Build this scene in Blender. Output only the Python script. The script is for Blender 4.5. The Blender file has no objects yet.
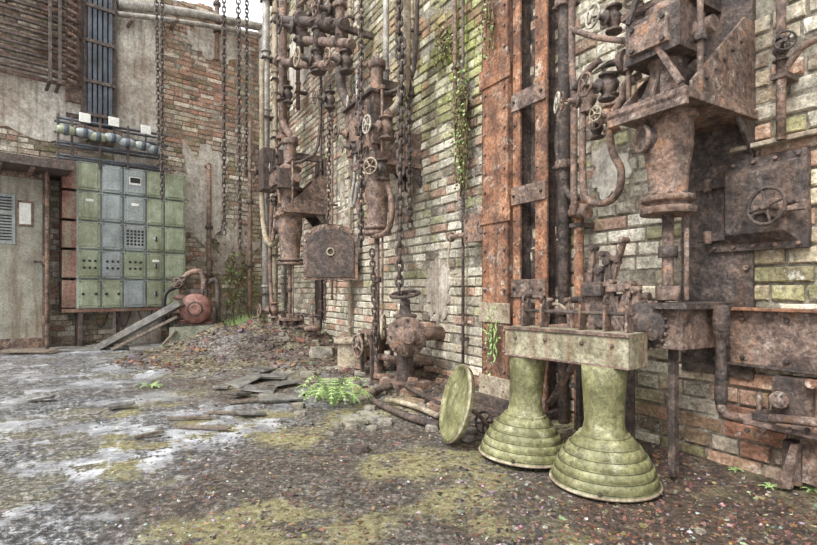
import bpy, math, random
from mathutils import Vector, Matrix, noise
random.seed(7)
F=500.0; H=0.85; CX=408.5; HY=290.0
sc=bpy.context.scene
sc.view_settings.view_transform='Standard'
sc.view_settings.look='None'
# ---------------------------------------------------------------- frames
OR=Vector((1.62,2.125,0)); ER=Vector((0.508,-0.8614,0)); NR=Vector((-0.8614,-0.508,0))
OB=Vector((-2.73,9.5,0)); EB=Vector((0.746,0.666,0)); NB=Vector((0.666,-0.746,0))
def frame_m(O,E,N):
    m=Matrix.Identity(4)
    for i in range(3):
        m[i][0]=E[i]; m[i][1]=-N[i]; m[i][2]=(0,0,1)[i]; m[i][3]=O[i]
    return m
MR=frame_m(OR,ER,NR); MBK=frame_m(OB,EB,NB); MI=Matrix.Identity(4)
def onplane(O,E,N,px,py,w):
    r=(px-CX)/F
    u=(r*(O.y+w*N.y)-O.x-w*N.x)/(E.x-r*E.y)
    Y=O.y+u*E.y+w*N.y
    return Vector((u,-w,H+(HY-py)/F*Y))
def pr(px,py,w=0.0): return onplane(OR,ER,NR,px,py,w)
def pb(px,py,w=0.0): return onplane(OB,EB,NB,px,py,w)
def gp(px,py,z=0.0):
    Y=(H-z)*F/(py-HY); return Vector(((px-CX)/F*Y,Y,z))
def at(px,py,Y): return Vector(((px-CX)/F*Y,Y,H+(HY-py)/F*Y))
def proj(M,u,z):
    p=M@Vector((u,0,z))
    if p.y<0.3: return 900,300
    return CX+p.x/p.y*F, HY-(p.z-H)/p.y*F
# ---------------------------------------------------------------- materials
def lin(c):
    o=[]
    for v in c:
        v=max(0,min(255,v))/255.0
        o.append(v/12.92 if v<=0.04045 else ((v+0.055)/1.055)**2.4)
    return (o[0],o[1],o[2],1.0)
MATS={}
def mat(name,stops,scale=8,rough=.85,metal=0.0,bump=.4,bscale=50,stretch=(1,1,1),attr=False,dirt=(50,38,30),dirtamt=.5,dist=.01,streak=0.0,streakcol=(60,45,35),moss=0.0,mosscol=(110,112,50),fine=.5,pale=0.0,palecol=(196,182,160)):
    m=bpy.data.materials.new(name); m.use_nodes=True
    nt=m.node_tree; N=nt.nodes; L=nt.links
    b=N['Principled BSDF']; b.inputs['Roughness'].default_value=rough; b.inputs['Metallic'].default_value=metal
    g=N.new('ShaderNodeNewGeometry')
    mp=N.new('ShaderNodeMapping'); mp.inputs['Scale'].default_value=stretch
    L.new(g.outputs['Position'],mp.inputs['Vector'])
    def nz(sc_,det=6,rg=.65,vec=mp):
        n=N.new('ShaderNodeTexNoise'); n.inputs['Scale'].default_value=sc_; n.inputs['Detail'].default_value=det; n.inputs['Roughness'].default_value=rg
        L.new(vec.outputs[0],n.inputs['Vector']); return n
    def ramp(src,a,b_,c0=(0,0,0,1),c1=(1,1,1,1)):
        r=N.new('ShaderNodeValToRGB'); r.color_ramp.elements[0].position=a; r.color_ramp.elements[1].position=b_
        r.color_ramp.elements[0].color=c0; r.color_ramp.elements[1].color=c1
        L.new(src.outputs[0],r.inputs[0]); return r
    def mix(fac,a,c,mode='MIX'):
        x=N.new('ShaderNodeMix'); x.data_type='RGBA'; x.blend_type=mode
        if isinstance(fac,float): x.inputs[0].default_value=fac
        else: L.new(fac,x.inputs[0])
        for s,i in ((a,6),(c,7)):
            if isinstance(s,tuple): x.inputs[i].default_value=s
            else: L.new(s,x.inputs[i])
        return x.outputs[2]
    def amt(r,k):
        ml=N.new('ShaderNodeMath'); ml.operation='MULTIPLY'; ml.inputs[1].default_value=k; L.new(r.outputs[0],ml.inputs[0]); return ml.outputs[0]
    n1=nz(scale)
    r=N.new('ShaderNodeValToRGB'); cr=r.color_ramp
    while len(cr.elements)<len(stops): cr.elements.new(.5)
    for e,(p,c) in zip(cr.elements,stops): e.position=p; e.color=lin(c)
    L.new(n1.outputs[0],r.inputs[0]); col=r.outputs[0]
    if attr:
        a=N.new('ShaderNodeAttribute'); a.attribute_name='Col'
        col=mix(1.0,a.outputs['Color'],col,'MULTIPLY')
    col=mix(amt(ramp(nz(scale*.35,8,.7),.48,.64),dirtamt),col,lin(dirt))
    if pale>0: col=mix(amt(ramp(nz(scale*.8+3.3,9,.8),.56,.62),pale),col,lin(palecol))
    if streak>0:
        mp2=N.new('ShaderNodeMapping'); mp2.inputs['Scale'].default_value=(14,14,1.1); L.new(g.outputs['Position'],mp2.inputs['Vector'])
        col=mix(amt(ramp(nz(1.0,5,.6,mp2),.5,.68),streak),col,lin(streakcol))
    if moss>0: col=mix(amt(ramp(nz(1.7,9,.75),.52,.62),moss),col,lin(mosscol))
    if fine>0:
        rf=ramp(nz(bscale*.9,6,.8),.38,.6,(1-fine,1-fine,1-fine,1),(1.25,1.25,1.25,1))
        col=mix(1.0,col,rf.outputs[0],'MULTIPLY')
    L.new(col,b.inputs['Base Color'])
    n3=nz(bscale,5,.7)
    bp=N.new('ShaderNodeBump'); bp.inputs['Strength'].default_value=bump; bp.inputs['Distance'].default_value=dist
    L.new(n3.outputs[0],bp.inputs['Height']); L.new(bp.outputs[0],b.inputs['Normal'])
    MATS[name]=m; return m
mat('rust',[(.3,(66,54,50)),(.45,(118,98,88)),(.56,(150,128,116)),(.66,(162,120,88)),(.8,(204,188,172))],scale=11,metal=.05,rough=.68,bump=.9,dirtamt=.65,dirt=(62,52,48),streak=.35,streakcol=(154,112,80),pale=.6,palecol=(188,178,166),fine=.65)
mat('rust_dark',[(.3,(46,41,39)),(.48,(84,73,68)),(.6,(112,97,89)),(.75,(146,114,92))],scale=13,metal=.05,rough=.62,bump=1.0,dirtamt=.55,dirt=(44,39,38),streak=.3,streakcol=(130,96,74),pale=.4,palecol=(152,140,130),fine=.65)
mat('rust_orange',[(.3,(92,66,54)),(.45,(144,100,76)),(.56,(170,122,92)),(.7,(192,152,124)),(.8,(208,196,180))],scale=7,metal=.04,bump=.9,dirtamt=.85,dirt=(84,66,58),streak=.8,streakcol=(98,78,68),pale=.75,palecol=(196,186,172),fine=.6)
mat('rust_pale',[(.3,(120,102,86)),(.48,(162,148,128)),(.6,(186,176,156)),(.75,(156,120,94))],scale=9,bump=.5,dirtamt=.5,dirt=(108,84,68),moss=.5,mosscol=(140,138,94))
mat('pipe_grey',[(.3,(104,100,94)),(.5,(160,156,148)),(.65,(188,184,174)),(.8,(150,120,100))],scale=6,bump=.3,rough=.5,dirtamt=.5,dirt=(98,80,68),streak=.3,pale=.2)
mat('wheel_paint',[(.35,(148,138,124)),(.55,(204,198,184)),(.75,(160,124,100))],scale=25,bump=.3)
mat('lamp_green',[(.3,(94,94,66)),(.5,(134,132,92)),(.62,(158,155,116)),(.8,(184,181,152))],scale=9,rough=.5,bump=.45,dirtamt=.8,dirt=(84,82,54),streak=.65,streakcol=(106,100,68),pale=.5,palecol=(190,187,164),fine=.45)
mat('lamp_beam',[(.3,(116,108,88)),(.5,(158,152,128)),(.65,(184,179,156)),(.78,(136,92,66))],scale=9,rough=.75,bump=.5,dirtamt=.75,dirt=(104,94,68),streak=.7,streakcol=(118,82,60),pale=.3)
mat('dark_groove',[(.3,(58,60,40)),(.7,(94,94,64))],scale=20)
mat('cab_green',[(.3,(118,126,104)),(.5,(146,154,130)),(.7,(170,176,154))],scale=5,rough=.42,bump=.15,dirtamt=.6,dirt=(124,122,90),streak=.55,streakcol=(110,104,80),fine=.25,pale=.35,palecol=(190,192,180))
mat('cab_grey',[(.3,(124,132,132)),(.5,(150,158,158)),(.7,(174,180,178))],scale=5,rough=.38,bump=.15,dirtamt=.45,dirt=(114,112,100),streak=.4,streakcol=(118,112,98),fine=.25,pale=.2,palecol=(192,194,190))
mat('cab_red',[(.3,(120,78,68)),(.5,(148,108,94)),(.7,(160,138,122))],scale=6,rough=.6,streak=.5,streakcol=(150,158,132))
mat('door_paint',[(.3,(114,110,98)),(.5,(148,145,131)),(.7,(170,168,154))],scale=4,rough=.5,bump=.2,dirtamt=.6,dirt=(130,106,82),streak=.7,streakcol=(108,88,68),fine=.3)
mat('motor_red',[(.3,(102,70,64)),(.5,(144,100,90)),(.7,(162,122,108))],scale=14,rough=.6,bump=.4)
mat('concrete',[(.3,(108,110,92)),(.5,(146,146,130)),(.7,(168,165,150))],scale=7,bump=.6,dirtamt=.5,dirt=(96,102,68))
mat('plaster',[(.3,(162,154,142)),(.5,(200,194,182)),(.7,(218,214,204))],scale=3,bump=.9,bscale=25,dirtamt=.8,dirt=(140,122,106),streak=.65,streakcol=(122,106,92),fine=.35,pale=.4,palecol=(146,120,104))
mat('duct_blue',[(.3,(58,64,72)),(.5,(84,92,102)),(.7,(112,118,126))],scale=6,rough=.45,bump=.2,streak=.3)
mat('slate',[(.3,(84,82,80)),(.5,(122,120,115)),(.7,(152,148,140))],scale=9,rough=.4,bump=.5,moss=.4,mosscol=(126,120,84))
mat('wood',[(.3,(82,72,63)),(.5,(122,110,97)),(.7,(152,141,126))],scale=8,stretch=(6,1,6),bump=.4)
mat('stone',[(.3,(108,103,93)),(.5,(150,143,130)),(.7,(176,169,154))],scale=9,bump=.8,dirtamt=.5,moss=.5,mosscol=(122,116,82))
mat('label',[(.3,(205,205,198)),(.7,(230,230,224))],scale=9,bump=.05,dirtamt=.1,fine=.1)
mat('black',[(.3,(26,26,26)),(.7,(48,46,44))],scale=9,rough=.5)
mat('leaf_green',[(.3,(112,136,80)),(.5,(144,168,106)),(.7,(176,196,136))],scale=20,rough=.6,bump=.1,dirtamt=.1,fine=.1)
mat('vine_brown',[(.3,(78,66,46)),(.5,(116,100,68)),(.7,(122,128,76))],scale=18,bump=.3)
mat('brick',[(.25,(190,184,178)),(.42,(236,232,228)),(.55,(255,254,252)),(.75,(255,255,255))],scale=14,attr=True,rough=.88,bump=1.0,bscale=45,dirtamt=.5,dirt=(118,102,86),dist=.015,streak=.35,streakcol=(102,90,76),moss=.5,mosscol=(140,142,94),fine=.5,pale=.75,palecol=(226,222,210))
mat('mortar',[(.3,(108,98,86)),(.5,(156,148,134)),(.7,(192,186,172))],scale=12,rough=.95,bump=1.0,bscale=40,dirtamt=.6,dirt=(88,77,64),dist=.015,moss=.35,mosscol=(116,118,76),pale=.4)
mat('debris',[(.3,(190,190,190)),(.7,(255,255,255))],scale=30,attr=True,rough=.45,bump=.3,dirtamt=.1,fine=.3)
# ground
def ground_mat():
    m=bpy.data.materials.new('ground_dirt'); m.use_nodes=True; nt=m.node_tree; N=nt.nodes; L=nt.links
    b=N['Principled BSDF']; g=N.new('ShaderNodeNewGeometry')
    a=N.new('ShaderNodeAttribute'); a.attribute_name='Col'
    sep=N.new('ShaderNodeSeparateColor'); L.new(a.outputs['Color'],sep.inputs[0])
    def nz(s,d=8,r=.7):
        n=N.new('ShaderNodeTexNoise'); n.inputs['Scale'].default_value=s; n.inputs['Detail'].default_value=d; n.inputs['Roughness'].default_value=r
        L.new(g.outputs['Position'],n.inputs['Vector']); return n
    def math_(op,x,y):
        k=N.new('ShaderNodeMath'); k.operation=op; k.use_clamp=(op!='SUBTRACT')
        for i,v in enumerate((x,y)):
            if isinstance(v,(int,float)): k.inputs[i].default_value=v
            else: L.new(v,k.inputs[i])
        return k.outputs[0]
    def ramp(src,st):
        r=N.new('ShaderNodeValToRGB')
        while len(r.color_ramp.elements)<len(st): r.color_ramp.elements.new(.5)
        for e,(p,c) in zip(r.color_ramp.elements,st): e.position=p; e.color=lin(c)
        L.new(src,r.inputs[0]); return r.outputs[0]
    def mix(f,x,y):
        k=N.new('ShaderNodeMix'); k.data_type='RGBA'; L.new(f,k.inputs[0])
        for s,i in ((x,6),(y,7)):
            if isinstance(s,tuple): k.inputs[i].default_value=s
            else: L.new(s,k.inputs[i])
        return k.outputs[2]
    n1=nz(34,9,.82); n2=nz(1.6,7,.65); n3=nz(4,9,.8); n5=nz(2.1,9,.72); n6=nz(9,9,.75)
    base=ramp(n1.outputs[0],[(.36,(40,36,33)),(.46,(90,83,75)),(.54,(136,128,118)),(.64,(204,198,188))])
    brown=ramp(n1.outputs[0],[(.36,(42,33,28)),(.47,(88,72,62)),(.57,(126,106,90)),(.67,(180,162,144))])
    mossc=ramp(n1.outputs[0],[(.32,(88,82,56)),(.5,(150,142,100)),(.66,(202,194,158))])
    wet_glintc=ramp(n1.outputs[0],[(.36,(46,46,47)),(.46,(92,92,93)),(.53,(140,140,142)),(.58,(240,240,242))])  # wet gravel tones, with white sky glints painted in at the top
    damp=ramp(n6.outputs[0],[(.4,(150,150,150)),(.58,(255,255,255))])
    f1=math_('ADD',math_('MULTIPLY',math_('SUBTRACT',n2.outputs[0],.47),5.0),sep.outputs[2])
    c=mix(f1,base,brown)
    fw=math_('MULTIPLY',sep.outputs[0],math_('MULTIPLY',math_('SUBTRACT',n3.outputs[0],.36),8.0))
    c=mix(fw,c,wet_glintc)
    k=N.new('ShaderNodeMix'); k.data_type='RGBA'; k.blend_type='MULTIPLY'; k.inputs[0].default_value=.8
    L.new(c,k.inputs[6]); L.new(damp,k.inputs[7]); c=k.outputs[2]
    fm=math_('MULTIPLY',sep.outputs[1],math_('MULTIPLY',math_('SUBTRACT',n3.outputs[0],.44),16.0))
    c=mix(fm,c,mossc)
    # standing water: smooth, glossy film, bright sky reflection painted into its colour
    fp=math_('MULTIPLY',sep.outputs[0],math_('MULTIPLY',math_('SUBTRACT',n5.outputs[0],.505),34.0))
    sky_sheen=ramp(n3.outputs[0],[(.4,(120,121,124)),(.52,(172,174,178)),(.6,(214,216,220))])
    c=mix(fp,c,sky_sheen)
    L.new(c,b.inputs['Base Color'])
    ro=math_('SUBTRACT',.75,math_('MULTIPLY',fw,.52)); ro=math_('SUBTRACT',ro,math_('MULTIPLY',fp,.4)); ro=math_('MAXIMUM',ro,.04)
    L.new(ro,b.inputs['Roughness'])
    L.new(math_('ADD',.5,math_('MULTIPLY',fp,.5)),b.inputs['Specular IOR Level'])
    bp=N.new('ShaderNodeBump'); bp.inputs['Distance'].default_value=.022
    L.new(math_('SUBTRACT',1.0,math_('MULTIPLY',fp,.9)),bp.inputs['Strength'])
    L.new(n1.outputs[0],bp.inputs['Height']); L.new(bp.outputs[0],b.inputs['Normal'])
    MATS['ground']=m
ground_mat()
# ---------------------------------------------------------------- mesh builder
def perp(ax):
    ax=ax.normalized(); t=Vector((0,0,1)) if abs(ax.z)<.9 else Vector((1,0,0))
    a=ax.cross(t).normalized(); return a,ax.cross(a).normalized()
class MB:
    def __init__(s): s.v=[];s.f=[];s.m=[];s.s=[];s.keys=[];s.c=[]
    def add(s,vs,fs,m,sm=False,col=None):
        if m not in s.keys: s.keys.append(m)
        k=s.keys.index(m); o=len(s.v); s.v.extend(vs)
        for f in fs:
            s.f.append(tuple(i+o for i in f)); s.m.append(k); s.s.append(sm); s.c.append(col)
    def box(s,a,b,m,ax=None,jit=0):
        x0,x1=sorted((a[0],b[0]));y0,y1=sorted((a[1],b[1]));z0,z1=sorted((a[2],b[2]))
        vs=[Vector((x,y,z)) for z in (z0,z1) for y in (y0,y1) for x in (x0,x1)]
        if jit: vs=[v+Vector((random.uniform(-jit,jit) for _ in range(3))) for v in vs]
        s.add(vs,[(0,2,3,1),(4,5,7,6),(0,1,5,4),(2,6,7,3),(0,4,6,2),(1,3,7,5)],m)
    def cbox(s,c,sz,m,R=None,jit=0,col=None):
        h=Vector(sz)/2; vs=[]
        for z in (-1,1):
            for y in (-1,1):
                for x in (-1,1):
                    v=Vector((x*h.x,y*h.y,z*h.z))
                    if jit: v=Vector((v.x*(1+random.uniform(-jit,jit)),v.y*(1+random.uniform(-jit,jit)),v.z*(1+random.uniform(-jit,jit))))
                    if R: v=R@v
                    vs.append(v+Vector(c))
        s.add(vs,[(0,2,3,1),(4,5,7,6),(0,1,5,4),(2,6,7,3),(0,4,6,2),(1,3,7,5)],m,False,col)
    def cyl(s,p,q,r,m,r2=None,n=14):
        p=Vector(p);q=Vector(q); r2=r if r2 is None else r2
        s.lathe([(0,0),(r,0),(r2,1),(0,1)],p,q-p,m,n,unit=True)
    def lathe(s,prof,base,axis,m,n=20,unit=False,caps=True,sm=True):
        base=Vector(base);axis=Vector(axis); L=axis.length if unit else 1.0
        az=axis.normalized(); a,b=perp(az); rings=[]; vs=[]
        for (r,z) in prof:
            if r<=1e-6: rings.append([len(vs)]); vs.append(base+az*z*L)
            else:
                rg=[]
                for i in range(n):
                    t=2*math.pi*i/n; rg.append(len(vs)); vs.append(base+az*z*L+(a*math.cos(t)+b*math.sin(t))*r)
                rings.append(rg)
        side=[];flat=[]
        for k in range(len(prof)-1):
            A,B=rings[k],rings[k+1]
            tgt=flat if abs(prof[k+1][1]-prof[k][1])*L<1e-6 else side
            for i in range(n):
                j=(i+1)%n
                if len(A)==1 and len(B)==1: break
                if len(A)==1: tgt.append((A[0],B[j],B[i]))
                elif len(B)==1: tgt.append((A[i],A[j],B[0]))
                else: tgt.append((A[i],A[j],B[j],B[i]))
        if m not in s.keys: s.keys.append(m)
        k=s.keys.index(m); o=len(s.v); s.v.extend(vs)
        for lst,smo in ((side,sm),(flat,False)):
            for f in lst: s.f.append(tuple(i+o for i in f)); s.m.append(k); s.s.append(smo); s.c.append(None)
    def tube(s,pts,r,m,n=10,smooth=6,rr=None):
        P=[Vector(p) for p in pts]
        if smooth and len(P)>2:
            Q=[];E=[P[0]*2-P[1]]+P+[P[-1]*2-P[-2]]
            for i in range(1,len(E)-2):
                for k in range(smooth):
                    t=k/smooth;a,b,c,d=E[i-1],E[i],E[i+1],E[i+2]
                    Q.append(.5*((2*b)+(c-a)*t+(2*a-5*b+4*c-d)*t*t+(3*b-a-3*c+d)*t**3))
            Q.append(P[-1]); P=Q
        vs=[];fs=[]; prev=None
        for i,p in enumerate(P):
            d=(P[min(i+1,len(P)-1)]-P[max(i-1,0)]).normalized()
            if prev is None: a,b=perp(d)
            else:
                a=(prev-d*prev.dot(d)).normalized(); b=d.cross(a)
            prev=a
            rad=r if rr is None else r*(1-(1-rr)*i/(len(P)-1))
            for k in range(n):
                t=2*math.pi*k/n; vs.append(p+(a*math.cos(t)+b*math.sin(t))*rad)
        for i in range(len(P)-1):
            for k in range(n):
                j=(k+1)%n; fs.append((i*n+k,i*n+j,(i+1)*n+j,(i+1)*n+k))
        fs.append(tuple(range(n))[::-1]); fs.append(tuple((len(P)-1)*n+k for k in range(n)))
        s.add(vs,fs,m,True)
    def torus(s,c,ax,R,r,m,n=24,k=8,sx=1.0):
        c=Vector(c);ax=Vector(ax).normalized(); a,b=perp(ax); vs=[];fs=[]
        for i in range(n):
            t=2*math.pi*i/n; d=a*math.cos(t)+b*math.sin(t); 
            for j in range(k):
                q=2*math.pi*j/k; vs.append(c+d*(R+r*math.cos(q))+ax*r*math.sin(q))
        for i in range(n):
            for j in range(k):
                i2=(i+1)%n;j2=(j+1)%k; fs.append((i*k+j,i2*k+j,i2*k+j2,i*k+j2))
        s.add(vs,fs,m,True)
    def prism(s,pts,ext,m):
        P=[Vector(p) for p in pts]; e=Vector(ext); n=len(P)
        fs=[tuple(range(n))[::-1],tuple(range(n,2*n))]+[(i,(i+1)%n,(i+1)%n+n,i+n) for i in range(n)]
        s.add(P+[p+e for p in P],fs,m)
    def bolt(s,c,ax,r,m):
        c=Vector(c);ax=Vector(ax).normalized(); s.cyl(c,c+ax*r*1.2,r,m,n=6)
    def boltring(s,c,ax,R,r,m,n=8):
        a,b=perp(Vector(ax))
        for i in range(n):
            t=2*math.pi*i/n; s.bolt(Vector(c)+(a*math.cos(t)+b*math.sin(t))*R,ax,r,m)
    def wheel(s,c,ax,R,m,stem=0.0,sp=5,r=None):
        c=Vector(c);ax=Vector(ax).normalized(); a,b=perp(ax)
        s.torus(c,ax,R,r or R*.12,m)
        s.cyl(c-ax*R*.15,c+ax*R*.25,R*.22,m)
        for i in range(sp):
            t=2*math.pi*i/sp+.3; s.cyl(c,c+(a*math.cos(t)+b*math.sin(t))*R,R*.09,m,n=6)
        if stem: s.cyl(c-ax*stem,c,R*.13,m)
    def gauge(s,c,ax,R,m):
        c=Vector(c);ax=Vector(ax).normalized(); s.cyl(c-ax*R*.6,c,R,m,n=20); s.torus(c,ax,R*.95,R*.12,m); s.cyl(c,c+ax*R*.06,R*.8,'label',n=20)
        a,b=perp(ax); s.cyl(c+ax*R*.1,c+ax*R*.1+(a+b)*R*.45,R*.05,'black',n=5)
    def valve(s,c,pa,sa,k,m,wm=None,R=None):
        c=Vector(c);pa=Vector(pa).normalized();sa=Vector(sa).normalized()
        s.lathe([(0,-1.6*k),(k,-1.6*k),(k,-1.3*k),(.55*k,-1.25*k),(.62*k,-.8*k),(.95*k,-.3*k),(.95*k,.3*k),(.62*k,.8*k),(.55*k,1.25*k),(k,1.3*k),(k,1.6*k),(0,1.6*k)],c,pa,m,14)
        s.lathe([(.6*k,0),(.6*k,1.1*k),(.9*k,1.15*k),(.9*k,1.4*k),(.4*k,1.45*k),(.3*k,2.3*k),(.15*k,2.35*k),(.15*k,3.0*k),(0,3.0*k)],c,sa,m,12)
        s.wheel(c+sa*3.0*k,sa,R or 1.2*k,wm or m)
    def build(s,name,M=MI,bevel=.003,parent=None,segs=1):
        mn=Vector((min(v[i] for v in s.v) for i in range(3)));mx=Vector((max(v[i] for v in s.v) for i in range(3)))
        c=(mn+mx)/2; c.z=mn.z
        me=bpy.data.meshes.new(name); me.from_pydata([v-c for v in s.v],[],s.f)
        for k in s.keys: me.materials.append(MATS[k])
        me.polygons.foreach_set('material_index',s.m); me.polygons.foreach_set('use_smooth',s.s)
        if any(x is not None for x in s.c):
            at_=me.color_attributes.new('Col','FLOAT_COLOR','CORNER'); data=[]
            for f,cc in zip(s.f,s.c): data.extend(list(cc or (1,1,1,1))*len(f))
            at_.data.foreach_set('color',data)
        me.update()
        o=bpy.data.objects.new(name,me); sc.collection.objects.link(o)
        o.matrix_world=M@Matrix.Translation(c)
        if bevel:
            b=o.modifiers.new('bevel','BEVEL'); b.width=bevel; b.segments=segs; b.limit_method='ANGLE'; b.angle_limit=math.radians(50)
        return o
def P(u,w,z): return Vector((u,-w,z))
OUT=Vector((0,-1,0)); UP=Vector((0,0,1)); RT=Vector((1,0,0))
# ---------------------------------------------------------------- brick walls
def brick_wall(name,M,u0,u1,z1,zones,base,seed,topfn=None,extra=None):
    random.seed(seed); mb=MB(); ch=.079; L=.25; row=0; z=-.15
    while z<z1:
        u=u0-(L/2 if row%2 else 0)
        while u<u1:
            l=L*random.uniform(.9,1.1) if row%3 else L*.52
            uc=u+l/2; zc=z+ch/2
            zlim=z1 if topfn is None else topfn(uc)
            if zc<zlim and not(random.random()<.016):
                px,py=proj(M,uc,zc); col=Vector(base)
                nzv=noise.noise(Vector((uc*1.3,zc*1.3,seed)))*40
                for (x,y,rx,ry,c,wt) in zones:
                    g=wt*math.exp(-((px+nzv-x)/rx)**2-((py+nzv*.7-y)/ry)**2)
                    col=col.lerp(Vector(c),min(1,g))
                rnd=random.random()
                if rnd<.18: col=col.lerp(Vector((178,130,108)),.6)
                elif rnd<.38: col=col.lerp(Vector((242,238,222)),.65)
                elif rnd<.45: col=col.lerp(Vector((108,95,84)),.55)
                elif rnd<.50: col=col.lerp(Vector((142,146,98)),.55)
                k=random.uniform(.85,1.12); cl=lin(tuple(min(255,max(0,x*k)) for x in col))
                ero=noise.noise(Vector((uc*.9,zc*.9,seed+5)))
                d=.013+random.uniform(-.007,.008)-max(0,ero)*.02
                if random.random()<.05: d-=.02
                g=.0065; i=.007
                a0,a1,b0,b1=u+g,u+l-g,z+g,z+ch-g
                j=lambda:random.uniform(-.006,.006)
                fr=[Vector((a0+i+j(),-d+j()*.6,b0+i+j())),Vector((a1-i+j(),-d+j()*.6,b0+i+j())),Vector((a1-i+j(),-d+j()*.6,b1-i+j())),Vector((a0+i+j(),-d+j()*.6,b1-i+j()))]
                md=[Vector((a0,-d+.008,b0)),Vector((a1,-d+.008,b0)),Vector((a1,-d+.008,b1)),Vector((a0,-d+.008,b1))]
                bk=[Vector((a0,.04,b0)),Vector((a1,.04,b0)),Vector((a1,.04,b1)),Vector((a0,.04,b1))]
                mb.add(fr+md+bk,[(0,1,2,3)]+[(4+k_,4+(k_+1)%4,(k_+1)%4,k_) for k_ in range(4)]+[(8+k_,8+(k_+1)%4,4+(k_+1)%4,4+k_) for k_ in range(4)],'brick',False,cl)
            u+=l
        z+=ch; row+=1
    nu=int((u1-u0)/.06); nz_=int((z1+.15)/.06); vs=[];fs=[]
    for i in range(nz_+1):
        for k in range(nu+1):
            uu=u0+(u1-u0)*k/nu; zz=-.15+(z1+.15)*i/nz_
            if topfn: zz=min(zz,topfn(uu))
            e=noise.fractal(Vector((uu*4,zz*4,seed)),1,2,3)
            vs.append(Vector((uu,-.001-e*.011+.003,zz)))
    for i in range(nz_):
        for k in range(nu):
            a=i*(nu+1)+k; fs.append((a,a+1,a+nu+2,a+nu+1))
    mb.add(vs,fs,'mortar',True)
    mb.box((u0,.03,-.15),(u1,.35,z1 if topfn is None else z1-.6),'mortar')
    if extra: extra(mb)
    return mb.build(name,M,bevel=0)
def patch(m,c,ru,rz,w,seed,mt='plaster'):
    vs=[Vector((c.x,-w-.012,c.z))]; n=48
    for i in range(n):
        t=2*math.pi*i/n; k=1+.6*noise.fractal(Vector((math.cos(t)*2.2,math.sin(t)*2.2,seed)),1,2,5)
        vs.append(Vector((c.x+ru*k*math.cos(t),-w-.008,c.z+rz*k*math.sin(t))))
    for i in range(n): vs.append(Vector((vs[1+i].x+(vs[1+i].x-c.x)*.03,.01,vs[1+i].z)))
    fs=[(0,1+i,1+(i+1)%n) for i in range(n)]+[(1+i,1+n+i,1+n+(i+1)%n,1+(i+1)%n) for i in range(n)]
    m.add(vs,fs,mt)
cream=(208,199,180)
zR=[(770,240,120,140,(230,212,178),.9),(770,95,90,50,(190,168,140),.7),(755,430,150,52,(172,122,100),.95),(655,445,60,40,(136,132,96),.7),
 (450,45,50,85,(156,166,84),1.0),(400,80,28,80,(200,174,156),.6),(450,210,60,60,(216,212,198),.9),(600,180,60,110,(220,213,198),.9),
 (320,70,50,90,(198,180,162),.7),(440,330,50,50,(206,198,182),.8),(470,385,70,25,(168,124,102),.8),(720,270,60,40,(170,148,122),.5),(430,5,20,20,(166,126,106),.4),(500,300,60,60,(206,194,170),.6)]
def exR(m):
    patch(m,pr(440,290,0),.18,.25,.014,4); patch(m,pr(300,60,0),.5,.5,.012,5); patch(m,pr(610,170,0),.12,.15,.012,16)
def exB(m):
    patch(m,pb(203,195,0),.4,.8,.015,1); patch(m,pb(235,250,0),.35,.45,.015,2); patch(m,pb(20,100,0),1.2,.5,.02,3); patch(m,pb(215,45,0),.5,.25,.012,8)
brick_wall('wall_right',MR,-8.65,1.6,6.6,zR,cream,3,extra=exR)
zB=[(215,75,60,60,(196,136,116),.85),(150,200,60,100,(200,192,178),.7),(230,200,50,70,(192,185,171),.8),(30,110,60,60,(160,140,124),.8),(245,300,30,50,(148,152,106),.7),(190,140,20,40,(196,148,126),.6)]
brick_wall('wall_back',MBK,-8,0.05,6.0,zB,(196,178,160),11,topfn=lambda u:5.75+.25*noise.noise(Vector((u*1.3,0,0)))+(.9 if u<-2.6 else 0),extra=exB)
mb=MB(); a=pb(114,0,.1);b=pb(164,0,.1)
nu,nz_=14,90; vs=[];fs=[]
for i in range(nz_+1):
    for k in range(nu+1):
        uu=a.x+(b.x-a.x)*k/nu; zz=6.4*i/nz_; e=noise.fractal(Vector((uu*4,zz*4,9)),1,2,5)
        vs.append(Vector((uu,-.14-e*.045 if 0<k<nu else .02,zz)))
for i in range(nz_):
    for k in range(nu):
        q=i*(nu+1)+k; fs.append((q,q+1,q+nu+2,q+nu+1))
mb.add(vs,fs,'plaster',True); mb.build('wall_pier',MBK,0)
# ---------------------------------------------------------------- ground
def wdist(x,y,O,N): return (Vector((x,y,0))-O).dot(N)
MC=Vector((-2.1,6.3,0))
def gh(x,y):
    h=.012*noise.fractal(Vector((x*2.2,y*2.2,0)),1,2,5)
    d=((x-MC.x)/.95)**2+((y-MC.y)/.9)**2
    h+=.42*math.exp(-d*1.2)*(1+.35*noise.noise(Vector((x*3,y*3,4)))+.2*noise.noise(Vector((x*9,y*9,4))))
    w=wdist(x,y,OR,NR); u=(Vector((x,y,0))-OR).dot(ER)
    k=1/(1+math.exp((u+2.3)*4))
    h+=k*.14*math.exp(-(max(w,0)/.55)**2)*(1+.7*noise.fractal(Vector((x*4,y*4,2)),1,2,3))
    k2=1-k; h+=k2*.035*math.exp(-(max(w,0)/.2)**2)
    return h
def rng(a,b,s):
    o=[];x=a
    while x<b-1e-6: o.append(x); x+=s
    return o
xs=rng(-13,-7,.25)+rng(-7,2.4,.04)+rng(2.4,6,.25)+[6]; ys=rng(-5,.8,.3)+rng(.8,9.6,.04)+rng(9.6,13,.25)+[13]
vs=[];cols=[]
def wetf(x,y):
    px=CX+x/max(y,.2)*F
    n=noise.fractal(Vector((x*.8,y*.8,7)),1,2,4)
    return max(0,min(1,1.6-(px-10)/210.0+n*1.5))
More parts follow.
